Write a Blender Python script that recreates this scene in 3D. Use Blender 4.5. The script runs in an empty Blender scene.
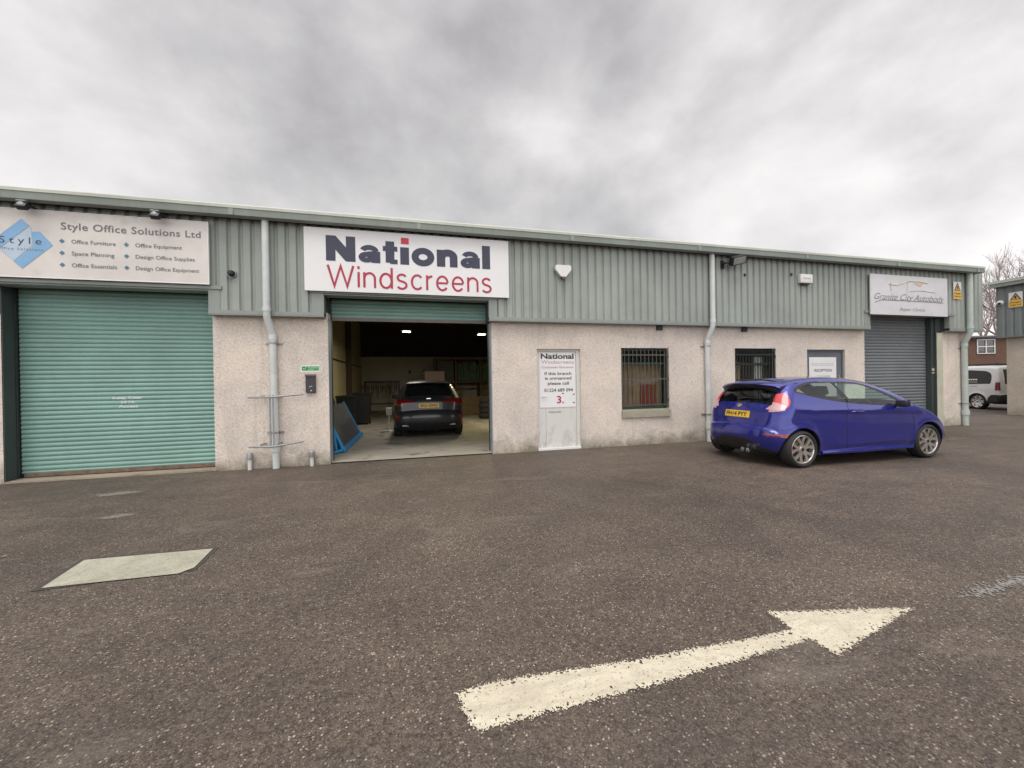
import bpy, bmesh, math, random
import numpy as np
from mathutils import Vector, Matrix, noise
from mathutils.geometry import delaunay_2d_cdt
R = math.radians
random.seed(7)
C = bpy.context.scene.collection
scene = bpy.context.scene

# ------------------------------------------------------------------ mesh helpers
ORG = {}
def link(o, parent=None):
    C.objects.link(o)
    if parent is not None:
        o.parent = parent
        ORG[o.name] = ORG.get(parent.name, Vector((0, 0, 0)))
    return o
def tag(o, label=None, cat=None, group=None, kind=None):
    if label: o['label'] = label
    if cat: o['category'] = cat
    if group: o['group'] = group
    if kind: o['kind'] = kind
    return o
def thing(name, label, cat, loc=(0, 0, 0), rz=0, group=None):
    o = bpy.data.objects.new(name, None)
    o.empty_display_size = .2
    link(o)
    o.location = loc; o.rotation_euler = (0, 0, rz)
    ORG[o.name] = Vector(loc)
    return tag(o, label, cat, group)

class MB:
    """collects geometry; build() links it as one mesh object"""
    def __init__(s): s.v = []; s.f = []; s.M = Matrix.Identity(4); s.cut = []
    def each(s, name, mat, parent=None, **kw):
        """one object per piece added"""
        out = []
        for i, (v0, f0) in enumerate(s.cut):
            v1, f1 = s.cut[i+1] if i+1 < len(s.cut) else (len(s.v), len(s.f))
            m = MB(); m.v = s.v[v0:v1]; m.f = [tuple(j-v0 for j in f) for f in s.f[f0:f1]]; out.append(m.build(name, mat, parent, **kw))
        return out
    def add(s, vs, fs):
        s.cut.append((len(s.v), len(s.f))); n = len(s.v); s.v += [tuple(s.M @ Vector(p)) for p in vs]
        s.f += [tuple(i + n for i in f) for f in fs]
    def box(s, x0, y0, z0, x1, y1, z1, b=0.0):
        if b <= 0:
            s.add([(x0,y0,z0),(x1,y0,z0),(x1,y1,z0),(x0,y1,z0),(x0,y0,z1),(x1,y0,z1),(x1,y1,z1),(x0,y1,z1)],
                  [(0,3,2,1),(4,5,6,7),(0,1,5,4),(1,2,6,5),(2,3,7,6),(3,0,4,7)])
            return
        bm = bmesh.new(); bmesh.ops.create_cube(bm, size=1)
        for v in bm.verts: v.co = Vector(((x0+x1)/2+v.co.x*(x1-x0), (y0+y1)/2+v.co.y*(y1-y0), (z0+z1)/2+v.co.z*(z1-z0)))
        bmesh.ops.bevel(bm, geom=bm.edges[:], offset=b, segments=2, affect='EDGES', profile=.6)
        s.bm(bm)
    def bm(s, bm):
        bm.verts.index_update()
        s.add([tuple(v.co) for v in bm.verts], [tuple(v.index for v in f.verts) for f in bm.faces]); bm.free()
    def tube(s, pts, r, n=10, caps=True):
        pts = [Vector(p) for p in pts]
        rs = r if isinstance(r, (list, tuple)) else [r]*len(pts)
        rings = []; up = None
        for i, p in enumerate(pts):
            if i == 0: d = pts[1]-p
            elif i == len(pts)-1: d = p-pts[i-1]
            else: d = (pts[i+1]-p).normalized()+(p-pts[i-1]).normalized()
            d.normalize()
            if up is None: up = Vector((0,0,1)) if abs(d.z) < .9 else Vector((1,0,0))
            a = up.cross(d).normalized(); b = d.cross(a); up = b
            rings.append([p+a*math.cos(t*2*math.pi/n)*rs[i]+b*math.sin(t*2*math.pi/n)*rs[i] for t in range(n)])
        vs = [tuple(q) for rg in rings for q in rg]; fs = []
        for i in range(len(pts)-1):
            for k in range(n):
                fs.append((i*n+k, i*n+(k+1)%n, (i+1)*n+(k+1)%n, (i+1)*n+k))
        if caps: fs += [tuple(range(n-1,-1,-1)), tuple((len(pts)-1)*n+k for k in range(n))]
        s.add(vs, fs)
    def lathe(s, prof, n=48, axis='y', c=(0,0,0), closed=False):
        """prof: list of (radius, offset along axis)"""
        vs = []; fs = []; m = len(prof)
        for k in range(n):
            t = 2*math.pi*k/n
            for (r, h) in prof:
                a, b = r*math.cos(t), r*math.sin(t)
                p = {'y': (a, h, b), 'z': (a, b, h), 'x': (h, a, b)}[axis]
                vs.append((p[0]+c[0], p[1]+c[1], p[2]+c[2]))
        for k in range(n):
            k2 = (k+1) % n
            for i in range(m if closed else m-1):
                j = (i+1) % m
                fs.append((k*m+i, k*m+j, k2*m+j, k2*m+i))
        s.add(vs, fs)
    def prism(s, poly, y0, y1, plane='xz'):
        """poly extruded between y0 and y1 across the plane"""
        n = len(poly)
        def P(a, b, h): return {'xz': (a, h, b), 'yz': (h, a, b), 'xy': (a, b, h)}[plane]
        vs = [P(a, b, y0) for a, b in poly]+[P(a, b, y1) for a, b in poly]
        fs = [tuple(range(n)), tuple(range(2*n-1, n-1, -1))]+[(i, i+n, (i+1)%n+n, (i+1)%n) for i in range(n)]
        s.add(vs, fs)
    def build(s, name, mat, parent=None, smooth=False, local=False, fixn=True):
        me = bpy.data.meshes.new(name)
        o = bpy.data.objects.new(name, me)
        link(o, parent)
        off = Vector((0,0,0)) if (local or parent is None) else ORG[o.name]
        me.from_pydata([tuple(Vector(p)-off) for p in s.v], [], s.f)
        if fixn:
            bm = bmesh.new(); bm.from_mesh(me)
            bmesh.ops.recalc_face_normals(bm, faces=bm.faces[:]); bm.to_mesh(me); bm.free()
        if mat: me.materials.append(mat)
        if smooth:
            for p in me.polygons: p.use_smooth = True
            try: me.set_sharp_from_angle(angle=R(35))
            except Exception: pass
        me.update()
        return o
def single(mb, name, mat, base, label, cat, group=None, smooth=False):
    """a thing that is one mesh, its origin at base"""
    b = Vector(base); mb.v = [tuple(Vector(p)-b) for p in mb.v]
    o = mb.build(name, mat, None, smooth); o.location = b
    ORG[o.name] = b
    return tag(o, label, cat, group)

# ------------------------------------------------------------------ materials
class NT:
    def __init__(s, name):
        s.m = bpy.data.materials.new(name); s.m.use_nodes = True
        s.t = s.m.node_tree; s.b = s.t.nodes['Principled BSDF']; s.out = s.t.nodes['Material Output']
    def n(s, kind, **kw):
        nd = s.t.nodes.new(kind)
        for k, v in kw.items():
            if k.startswith('_'): setattr(nd, k[1:], v)
            else: nd.inputs[k.replace('__', ' ')].default_value = v
        return nd
    def l(s, a, b): s.t.links.new(a, b)
    def pos(s, scale=(1,1,1), obj=False):
        if obj: src = s.n('ShaderNodeTexCoord').outputs['Object']
        else: src = s.n('ShaderNodeNewGeometry').outputs['Position']
        mp = s.n('ShaderNodeMapping'); mp.inputs['Scale'].default_value = scale
        s.l(src, mp.inputs['Vector']); return mp.outputs[0]
    def noise(s, vec, scale, detail=4, rough=.55, dist=0):
        nd = s.n('ShaderNodeTexNoise', Scale=scale, Detail=detail, Roughness=rough, Distortion=dist)
        s.l(vec, nd.inputs['Vector']); return nd.outputs['Fac']
    def voro(s, vec, scale, out='Distance', feature='F1'):
        nd = s.n('ShaderNodeTexVoronoi', Scale=scale, _feature=feature)
        s.l(vec, nd.inputs['Vector']); return nd.outputs[out]
    def ramp(s, fac, stops, interp='LINEAR'):
        nd = s.n('ShaderNodeValToRGB'); cr = nd.color_ramp; cr.interpolation = interp
        while len(cr.elements) < len(stops): cr.elements.new(.5)
        for e, (p, c) in zip(cr.elements, stops):
            e.position = p; e.color = (c, c, c, 1) if not isinstance(c, (tuple, list)) else (*c[:3], 1)
        s.l(fac, nd.inputs[0]); return nd.outputs[0]
    def mix(s, a, b, fac, mode='MIX'):
        nd = s.n('ShaderNodeMix', _data_type='RGBA', _blend_type=mode)
        for sock, v in ((nd.inputs[6], a), (nd.inputs[7], b), (nd.inputs[0], fac)):
            if hasattr(v, 'is_output'): s.l(v, sock)
            elif isinstance(v, (tuple, list)): sock.default_value = (*v[:3], 1)
            else: sock.default_value = v
        return nd.outputs[2]
    def math(s, op, a, b=0.0, clamp=False):
        nd = s.n('ShaderNodeMath', _operation=op, _use_clamp=clamp)
        for sock, v in ((nd.inputs[0], a), (nd.inputs[1], b)):
            if hasattr(v, 'is_output'): s.l(v, sock)
            else: sock.default_value = v
        return nd.outputs[0]
    def z(s):
        sp = s.n('ShaderNodeSeparateXYZ'); s.l(s.n('ShaderNodeNewGeometry').outputs['Position'], sp.inputs[0]); return sp.outputs
    def bump(s, h, strength=.3, dist=.01):
        nd = s.n('ShaderNodeBump', Strength=strength, Distance=dist); s.l(h, nd.inputs['Height']); s.l(nd.outputs[0], s.b.inputs['Normal'])
    def color(s, c):
        if hasattr(c, 'is_output'): s.l(c, s.b.inputs['Base Color'])
        else: s.b.inputs['Base Color'].default_value = (*c, 1)
    def set(s, **kw):
        for k, v in kw.items():
            sock = s.b.inputs[k.replace('__', ' ')]
            if hasattr(v, 'is_output'): s.l(v, sock)
            else: sock.default_value = v

def basic(name, col, rough=.6, metal=0, var=.12, scale=6, spec=.5, coat=0, dirt=None, bump=0, bscale=60):
    m = NT(name); p = m.pos(); nz = m.noise(p, scale, 5)
    lo = tuple(c*(1-var) for c in col); hi = tuple(min(1, c*(1+var)) for c in col)
    c = m.mix(lo, hi, m.ramp(nz, [(.3, 0), (.7, 1)]))
    if dirt:
        g = m.noise(p, scale*2.7, 6, .65)
        c = m.mix(c, dirt, m.ramp(g, [(.55, 0), (.8, .5)]))
    m.color(c); m.set(Roughness=m.math('ADD', rough-.06, m.math('MULTIPLY', nz, .12)), Metallic=metal)
    m.b.inputs['Specular IOR Level'].default_value = spec
    if coat: m.set(Coat__Weight=coat, Coat__Roughness=.04)
    if bump: m.bump(m.noise(p, bscale, 4), bump, .004)
    return m.m
def emis(name, col, st):
    m = NT(name); m.color((.8,.8,.8)); m.b.inputs['Emission Color'].default_value = (*col, 1); m.b.inputs['Emission Strength'].default_value = st
    return m.m

MT = {}
def mk_asphalt():
    m = NT('asphalt'); p = m.pos()
    big = m.noise(p, .35, 5, .6, .4); mid = m.noise(p, 2.2, 6, .65)
    v1 = m.voro(p, 82, 'Color'); d1 = m.voro(p, 82)
    sep = m.n('ShaderNodeSeparateColor'); m.l(v1, sep.inputs[0])
    v2 = m.voro(p, 170, 'Color'); sep2 = m.n('ShaderNodeSeparateColor'); m.l(v2, sep2.inputs[0])
    base = m.mix((.036,.029,.025), (.205,.166,.138), sep.outputs[0])
    base = m.mix(base, m.mix((.030,.025,.022), (.235,.19,.155), sep2.outputs[0]), .5)
    chip = m.ramp(sep.outputs[1], [(.86, 0), (.95, 1)])
    inside = m.ramp(d1, [(.28, 1), (.50, 0)])
    base = m.mix(base, m.mix((.34,.30,.25), (.74,.70,.62), sep2.outputs[1]), m.math('MULTIPLY', chip, inside))
    chip2 = m.math('MULTIPLY', m.ramp(sep2.outputs[2], [(.90, 0), (.96, 1)]), m.ramp(m.voro(p, 170), [(.3, 1), (.5, 0)]))
    base = m.mix(base, (.40,.35,.29), m.math('MULTIPLY', chip2, .8))
    dark = m.mix((.46,.435,.425), (.88,.83,.785), m.ramp(big, [(.3, 0), (.72, 1)]))
    base = m.mix(base, dark, 1.0, 'MULTIPLY')
    base = m.mix(base, m.mix((.80,.80,.80), (1.18,1.17,1.15), m.ramp(mid, [(.3, 0), (.7, 1)])), 1.0, 'MULTIPLY')
    base = m.mix(base, m.mix((.78,.78,.78), (1.24,1.22,1.20), m.ramp(m.noise(p, 24, 4, .7), [(.32, 0), (.68, 1)])), 1.0, 'MULTIPLY')
    # dusty scuffs
    st = m.noise(m.pos((.5, 1.6, 1)), 1.3, 7, .68, .8)
    base = m.mix(base, (.27,.24,.20), m.ramp(st, [(.58, 0), (.74, .34)]))
    # tyre-darkened lanes
    ln = m.noise(m.pos((.12, 1.1, 1)), .9, 4, .5, .3)
    base = m.mix(base, (.060,.052,.048), m.ramp(ln, [(.52, 0), (.72, .38)]))
    m.color(base)
    m.set(Roughness=m.ramp(mid, [(.3, .50), (.7, .78)])); m.b.inputs['Specular IOR Level'].default_value = .42
    h = m.math('ADD', m.math('MULTIPLY', m.ramp(d1, [(0, 1), (.55, 0)]), .6), m.math('MULTIPLY', m.noise(p, 60, 5, .7), .6))
    m.bump(h, .55, .006)
    return m.m
def mk_roughcast(name, a, b, dirt=1.0, algae=(.12,.11,.06)):
    m = NT(name); p = m.pos(); Z = m.z()[2]
    v = m.voro(p, 75, 'Color'); d = m.voro(p, 75); sep = m.n('ShaderNodeSeparateColor'); m.l(v, sep.inputs[0])
    c = m.mix(a, b, sep.outputs[0])
    c = m.mix(c, (.30,.25,.22), m.ramp(sep.outputs[1], [(.86, 0), (.9, .34)]))
    c = m.mix(c, (.78,.72,.64), m.ramp(sep.outputs[2], [(.84, 0), (.9, .6)]))
    c = m.mix(c, m.mix((.84,.84,.85), (1.12,1.10,1.06), m.ramp(m.noise(p, 1.1, 6, .6, .5), [(.3, 0), (.7, 1)])), 1.0, 'MULTIPLY')
    # green-brown splashback stain at the foot of the wall
    nz = m.noise(p, 2.6, 7, .68, .6)
    edge = m.math('ADD', m.math('MULTIPLY', nz, 1.1), m.math('MULTIPLY', Z, -1.15))
    c = m.mix(c, algae, m.math('MULTIPLY', m.ramp(edge, [(.18, 0), (.60, .75)]), dirt))
    # streaks
    s1 = m.noise(m.pos((5.5, 5.5, .35)), 1.0, 5, .6)
    c = m.mix(c, (.33,.29,.24), m.math('MULTIPLY', m.ramp(s1, [(.58, 0), (.78, .35)]), dirt))
    m.color(c); m.set(Roughness=.92); m.b.inputs['Specular IOR Level'].default_value = .25
    h = m.math('ADD', m.ramp(d, [(0, 1), (.6, 0)]), m.math('MULTIPLY', m.noise(p, 40, 4), .8))
    m.bump(h, .8, .007)
    return m.m
def mk_sheet(name, col, rough=.45, streak=.35):
    m = NT(name); p = m.pos()
    n1 = m.noise(p, .9, 5, .6); n2 = m.noise(m.pos((9, 9, .5)), 1.0, 6, .65)
    lo = tuple(c*.86 for c in col); hi = tuple(c*1.13 for c in col)
    c = m.mix(lo, hi, m.ramp(n1, [(.3, 0), (.7, 1)]))
    c = m.mix(c, tuple(x*.62+.03 for x in col), m.math('MULTIPLY', m.ramp(n2, [(.5, 0), (.8, 1)]), streak))
    c = m.mix(c, (.33,.31,.27), m.ramp(m.noise(p, 22, 6, .7), [(.64, 0), (.8, .45)]))
    m.color(c); m.set(Roughness=m.math('ADD', rough-.08, m.math('MULTIPLY', n2, .2)), Metallic=0)
    m.bump(m.noise(p, 5, 3), .05, .01)
    return m.m
def mk_concrete(name, a, b, stain=(.08,.075,.07), amt=.6):
    m = NT(name); p = m.pos()
    n1 = m.noise(p, 1.2, 7, .65, .4); n2 = m.noise(p, 45, 5, .7)
    c = m.mix(a, b, m.ramp(n1, [(.3, 0), (.7, 1)]))
    c = m.mix(c, m.mix((.45,.45,.45), (1.5,1.5,1.48), n2), 1.0, 'MULTIPLY')
    c = m.mix(c, stain, m.ramp(m.noise(p, 1.9, 6, .6, .8), [(.56, 0), (.72, amt)]))
    m.color(c); m.set(Roughness=.8); m.bump(n2, .35, .004)
    return m.m
def mk_paint():
    m = NT('road_paint'); p = m.pos()
    n1 = m.noise(p, 3.5, 6, .65); cr = m.voro(m.pos((1, 1.6, 1)), 26, 'Distance', 'DISTANCE_TO_EDGE')
    c = m.mix((.47,.42,.32), (.66,.61,.48), m.ramp(n1, [(.3, 0), (.7, 1)]))
    c = m.mix(c, (.40,.35,.27), m.ramp(m.noise(m.pos((1, 2.4, 1)), 9, 7, .7, .6), [(.50, 0), (.68, .7)])); c = m.mix(c, (.14,.12,.10), m.ramp(m.noise(p, 70, 5, .75), [(.57, 0), (.66, .85)]))
    c = m.mix(c, (.34,.30,.24), m.math('MULTIPLY', m.ramp(cr, [(0, .55), (.035, 0)]), m.ramp(n1, [(.4, 0), (.6, 1)])))
    c = m.mix(c, (.40,.355,.27), m.ramp(m.noise(m.pos((.7, 9, 1)), 1.6, 4, .6), [(.50, 0), (.66, .55)]))
    m.color(c); m.set(Roughness=.75); m.bump(m.noise(p, 120, 4), .6, .004)
    return m.m
def mk_carpaint(name, col, coat=1.0, metal=.35, rough=.38):
    m = NT(name); p = m.pos(obj=True)
    v = m.voro(p, 900, 'Color'); sep = m.n('ShaderNodeSeparateColor'); m.l(v, sep.inputs[0])
    c = m.mix(tuple(x*.9 for x in col), tuple(x*1.1 for x in col), sep.outputs[0])
    # road dirt low on the body
    zz = m.n('ShaderNodeSeparateXYZ'); m.l(m.n('ShaderNodeTexCoord').outputs['Object'], zz.inputs[0])
    g = m.math('ADD', m.math('MULTIPLY', m.noise(p, 6, 6, .7), .7), m.math('MULTIPLY', zz.outputs[2], -1.1))
    f = m.ramp(g, [(.05, 0), (.45, .22)])
    c = m.mix(c, (.09,.08,.07), f)
    m.color(c); m.set(Metallic=metal, Roughness=rough, Coat__Weight=coat)
    m.l(m.math('ADD', .03, m.math('MULTIPLY', f, 1.0)), m.b.inputs['Coat Roughness'])
    return m.m
def mk_glass(name, tint=(.85,.95,.92), trans=.85, refl=1.0):
    m = NT(name); t = m.t
    tr = m.n('ShaderNodeBsdfTransparent'); tr.inputs[0].default_value = (*[c*trans for c in tint], 1)
    gl = m.n('ShaderNodeBsdfGlossy', Roughness=.02); gl.inputs[0].default_value = (refl, refl, refl, 1)
    fr = m.n('ShaderNodeFresnel', IOR=1.5); mx = m.n('ShaderNodeMixShader')
    bf = m.n('ShaderNodeNewGeometry').outputs['Backfacing']; front = m.math('MULTIPLY', fr.outputs[0], m.math('SUBTRACT', 1.0, bf)); sm = m.math('ADD', front, m.math('MULTIPLY', bf, .05), True)
    m.l(sm, mx.inputs[0]); m.l(tr.outputs[0], mx.inputs[1]); m.l(gl.outputs[0], mx.inputs[2]); m.l(mx.outputs[0], m.out.inputs[0])
    return m.m
def mk_brick():
    m = NT('brick'); t = m.n('ShaderNodeTexBrick', Scale=4.4, Mortar__Size=.02)
    t.inputs['Color1'].default_value = (.135,.062,.042,1); t.inputs['Color2'].default_value = (.095,.046,.033,1); t.inputs['Mortar'].default_value = (.19,.15,.12,1)
    mp = m.n('ShaderNodeMapping'); mp.inputs['Rotation'].default_value = (R(90), 0, 0)
    m.l(m.n('ShaderNodeTexCoord').outputs['Object'], mp.inputs[0]); m.l(mp.outputs[0], t.inputs['Vector'])
    c = m.mix(t.outputs['Color'], m.mix((.7,.7,.7), (1.25,1.2,1.1), m.noise(m.pos(), .8, 5)), 1.0, 'MULTIPLY')
    m.color(c); m.set(Roughness=.9); return m.m

asphalt = mk_asphalt()
roughcast = mk_roughcast('roughcast', (.63,.555,.50), (.82,.745,.68))
roughcast_far = mk_roughcast('roughcast_far', (.50,.44,.375), (.62,.56,.48), .5)
cladding_m = mk_sheet('green_cladding', (.325,.355,.33), .5)
flash_m = mk_sheet('green_flashing', (.265,.295,.275), .42, .2)
gutter_m = mk_sheet('gutter_green', (.255,.29,.262), .45, .55)
gutter_top_m = mk_sheet('roof_edge_green', (.47,.50,.435), .5, .4)
blue_clad = mk_sheet('bluegrey_cladding', (.18,.205,.205), .45, .3)
shutter_green = mk_sheet('shutter_green', (.215,.365,.325), .42, .25)
shutter_grey = mk_sheet('shutter_grey', (.175,.19,.205), .42, .25)
dark_steel = basic('dark_steel', (.035,.042,.045), .5, 0, .25, 5, dirt=(.09,.075,.06))
jamb_green = mk_sheet('jamb_green', (.05,.065,.062), .5, .4)
rust = basic('rusty_rail', (.16,.105,.075), .8, 0, .3, 14, dirt=(.28,.22,.16))
pvc = basic('pipe_white', (.60,.63,.63), .4, 0, .1, 3, dirt=(.32,.33,.28))
pvc2 = basic('pipe_grey_green', (.46,.52,.49), .45, 0, .1, 3, dirt=(.25,.27,.22))
sign_white = basic('sign_white', (.78,.78,.79), .35, 0, .03, 1.5)
sign_cream = basic('sign_cream', (.66,.62,.59), .4, 0, .10, 1.6, dirt=(.44,.41,.36))
sign_pale = basic('sign_pale', (.66,.65,.68), .4, 0, .05, 3, dirt=(.5,.49,.52))
navy = basic('lettering_navy', (.035,.038,.075), .4, 0, .05)
black = basic('black_plastic', (.018,.018,.02), .45, 0, .2, 9)
ink = basic('lettering_black', (.03,.03,.04), .5, 0, .1)
grey_ink = basic('lettering_grey', (.17,.16,.175), .5, 0, .1)
faint_ink = basic('lettering_faint', (.42,.41,.43), .5, 0, .1)
crimson = basic('lettering_red', (.42,.02,.06), .4, 0, .08)
red_dot = basic('red_square', (.55,.03,.05), .4)
faded_red = basic('lettering_faded_red', (.50,.26,.30), .5, 0, .1)
blue_a = basic('logo_blue', (.22,.42,.66), .5, 0, .1, 3)
blue_b = basic('logo_pale_blue', (.46,.56,.68), .5, 0, .08, 3)
teal_ink = basic('bullet_teal', (.07,.20,.26), .5)
gold_ink = basic('logo_gold', (.60,.50,.30), .5)
white_paint = basic('white_paint', (.74,.74,.73), .4, 0, .04, 3)
old_door = basic('weathered_door', (.62,.61,.59), .5, 0, .06, 3, dirt=(.30,.28,.25))
def mk_door():
    m = NT('weathered_door'); p = m.pos(); Z = m.z()[2]
    c = m.mix((.60,.59,.565), (.68,.67,.65), m.noise(p, 3, 4))
    g = m.math('ADD', m.noise(m.pos((1.6, 1.6, .8)), 3.2, 7, .7, .5), m.math('MULTIPLY', Z, -.30))
    c = m.mix(c, (.19,.17,.14), m.ramp(g, [(.40, 0), (.66, .6)])); c = m.mix(c, (.30,.28,.25), m.ramp(m.noise(m.pos((14, 14, .8)), 1, 5), [(.55, 0), (.8, .5)]))
    m.color(c); m.set(Roughness=.5); return m.m
old_door = mk_door()
trim_cream = basic('cream_trim', (.50,.50,.40), .7, 0, .1, 3, dirt=(.32,.31,.22))
grey_door = basic('grey_door', (.125,.14,.165), .45, 0, .08)
frame_green = basic('window_frame_green', (.03,.06,.052), .45, 0, .15)
bar_paint = basic('grille_paint', (.085,.08,.065), .5, 0, .2, 12, dirt=(.18,.12,.08))
bar_dark = basic('grille_dark', (.02,.028,.026), .5, 0, .2, 12)
sill_m = mk_concrete('sill_concrete', (.30,.28,.22), (.42,.39,.31), (.14,.13,.09), .5)
floor_c = mk_concrete('floor_concrete', (.25,.225,.19), (.37,.34,.29), (.05,.045,.04), .9)
slab_c = mk_concrete('slab_concrete', (.24,.23,.175), (.46,.445,.36), (.12,.11,.09), .6)
thresh_c = mk_concrete('threshold_concrete', (.26,.22,.17), (.36,.31,.24), (.10,.08,.06), .6)
paint_m = mk_paint()
scuff_m = basic('cement_scuff', (.175,.15,.128), .85, 0, .25, 25)
galv = basic('galvanised', (.34,.35,.36), .45, .6, .15, 20, dirt=(.22,.19,.16))
inner_wall = mk_concrete('inner_painted_wall', (.50,.46,.37), (.60,.55,.45), (.25,.21,.15), .35)
inner_yellow = mk_concrete('inner_yellow_wall', (.46,.40,.20), (.56,.49,.27), (.22,.17,.08), .35)
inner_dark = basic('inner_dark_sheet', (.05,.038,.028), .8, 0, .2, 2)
wood = basic('timber', (.15,.095,.05), .7, 0, .25, 7)
brown_room = basic('brown_room', (.36,.27,.17), .8, 0, .25, 3)
blind_m = basic('blinds', (.34,.215,.125), .8, 0, .2, 5)
cream_cloth = basic('cream_curtain', (.55,.46,.30), .8, 0, .1, 8)
reflection_m = basic('reflection_orange', (.26,.055,.025), .6, 0, .15)
pane_m = mk_glass('window_glass', (.9,.93,.9), .95)
blue_frame = basic('blue_frame', (.03,.28,.60), .4, 0, .1)
board_m = basic('dark_board', (.06,.065,.07), .7, 0, .2, 4)
rubber = basic('tyre_rubber', (.022,.022,.023), .78, 0, .2, 30)
alloy = basic('alloy', (.62,.60,.57), .26, .85, .08, 12, dirt=(.20,.18,.16))
disc_m = basic('brake_disc', (.22,.2,.19), .4, .9)
caliper_m = basic('red_caliper', (.45,.02,.02), .4)
plate_y = basic('plate_yellow', (.80,.50,.03), .35, 0, .03)
chrome = basic('chrome', (.7,.7,.72), .12, 1, .02)
seat_m = basic('seat_fabric', (.03,.03,.033), .85, 0, .2, 20)
lamp_red = basic('lamp_red', (.60,.035,.04), .12, 0, .1, 30, coat=1)
lamp_red_dim = basic('lamp_red_dark', (.20,.012,.016), .15, 0, .1, 30, coat=1)
lamp_clear = basic('lamp_clear', (.58,.34,.36), .15, 0, .12, 60, coat=1)
lamp_head = basic('lamp_headlight', (.60,.62,.66), .12, .3, .15, 40, coat=1)
hazard_y = basic('hazard_yellow', (.72,.42,.04), .5, 0, .06)
safety_green = basic('safety_green', (.02,.30,.07), .5)
tubelight = emis('lamp_white_glow', (1, .98, .93), 6)
yellowlight = emis('lamp_yellow_glow', (1, .93, .62), 6)
brick_m = mk_brick()
slate = basic('slate', (.09,.085,.09), .7, 0, .2, 3)
bark = basic('bark', (.15,.115,.10), .9, 0, .25, 4)
twig_m = basic('twigs', (.30,.24,.24), .9, 0, .25, 2)
screen_glass = basic('stored_glass', (.19,.30,.21), .15, 0, .2, 4, coat=.6)
cardboard = basic('pink_carton', (.46,.34,.32), .7, 0, .08)
car_glass = mk_glass('car_glass', (.82,.97,.92), .93)
tint_glass = mk_glass('tinted_glass', (.55,.57,.57), .75)
dark_glass = basic('dark_glass', (.012,.013,.015), .05, 0, .1, spec=.6, coat=1)
purple = mk_carpaint('purple_blue_paint', (.015,.020,.24), 1.0, .4, .25)
greycar = mk_carpaint('dark_grey_paint', (.032,.036,.042), .8, .3, .45)
vanwhite = mk_carpaint('white_van_paint', (.72,.72,.72), .8, 0, .4)

# ------------------------------------------------------------------ lettering
def text_mesh(txt, bold=0.0, shear=0.0, spacing=1.0):
    cu = bpy.data.curves.new('txt', 'FONT'); cu.body = txt; cu.offset = bold; cu.shear = shear
    cu.space_character = spacing; cu.resolution_u = 4; cu.fill_mode = 'FRONT'
    ob = bpy.data.objects.new('txt', cu); C.objects.link(ob)
    bpy.context.view_layer.update()
    me = bpy.data.meshes.new_from_object(ob.evaluated_get(bpy.context.evaluated_depsgraph_get()))
    vs = [(v.co.x, v.co.y) for v in me.vertices]; fs = [tuple(p.vertices) for p in me.polygons]
    bpy.data.objects.remove(ob); bpy.data.curves.remove(cu); bpy.data.meshes.remove(me)
    return vs, fs
def put_text(txt, x0, x1, z0, z1, Y, mat, parent, bold=0.0, shear=0.0, spacing=1.0, ref=None, rise=0.0, wave=0, name='lettering', plane=None):
    """fit the text's width to x0..x1 and its reference height (cap height) to z0..z1, standing on plane y = Y"""
    vs, fs = text_mesh(txt, bold, shear, spacing)
    xs = [v[0] for v in vs]; a, b = min(xs), max(xs)
    rv, _ = text_mesh(ref or 'H', bold)
    c, d = min(v[1] for v in rv), max(v[1] for v in rv)
    mb = MB(); P = []
    for (x, y) in vs:
        u = (x-a)/(b-a); X = x0+u*(x1-x0); Z = z0+(y-c)/(d-c)*(z1-z0)+rise*u
        P.append((X, Y, Z) if plane is None else plane(X, Z))
    mb.add(P, fs)
    o = mb.build(name, mat, parent, fixn=False)
    return o

def arc_(cx, cy, rx, ry, a0, a1, n=14): return [(cx+rx*math.cos(R(a0+(a1-a0)*k/n)), cy+ry*math.sin(R(a0+(a1-a0)*k/n))) for k in range(n+1)]
def stroke(mb, pts, w, Y, T):
    L_ = []; R_ = []; n = len(pts); loop = n > 4 and math.dist(pts[0], pts[-1]) < 1e-4
    for i in range(n):
        a = Vector(pts[i-1 if i else (n-2 if loop else 0)]); b = Vector(pts[i+1 if i < n-1 else (1 if loop else n-1)]); p = Vector(pts[i])
        if loop or 0 < i < n-1:
            d1 = (p-a).normalized(); d2 = (b-p).normalized(); d = (d1+d2).normalized(); k = 1/max(.35, d.dot(d1))
        else: d = (b-a).normalized(); k = 1
        nn = Vector((-d.y, d.x))*(w*1.18 if w < .14 else w)/2*k; L_.append(p+nn); R_.append(p-nn)
    vs = [T(p.x, p.y, Y) for p in L_]+[T(p.x, p.y, Y) for p in R_]
    mb.add(vs, [(n+i, n+i+1, i+1, i) for i in range(n-1)])
HEAVY = {'N': (1.34, [([(.215,0),(.215,1.35)], .43), ([(1.125,0),(1.125,1.35)], .43), ([(.26,1.20),(1.08,.15)], .47)]),
 'a': (1.06, [([(.84,0),(.84,.62)], .42), (arc_(.53,.62,.31,.21,0,165), .27), (arc_(.40,.29,.235,.155,80,440,22), .27), ([(.45,.52),(.80,.56)], .17)]),
 't': (.72, [([(.34,.06),(.34,1.24)], .42), ([(.0,.83),(.70,.83)], .27), ([(.34,.125),(.70,.125)], .25)]),
 'i': (.43, [([(.215,0),(.215,.96)], .43)]), 'l': (.43, [([(.215,0),(.215,1.35)], .43)]),
 'o': (1.16, [(arc_(.58,.48,.395,.345,0,360,36), .35)]),
 'n': (1.08, [([(.215,0),(.215,.96)], .43), (arc_(.56,.55,.305,.25,175,0)+[(.865,.0)], .40)])}
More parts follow.
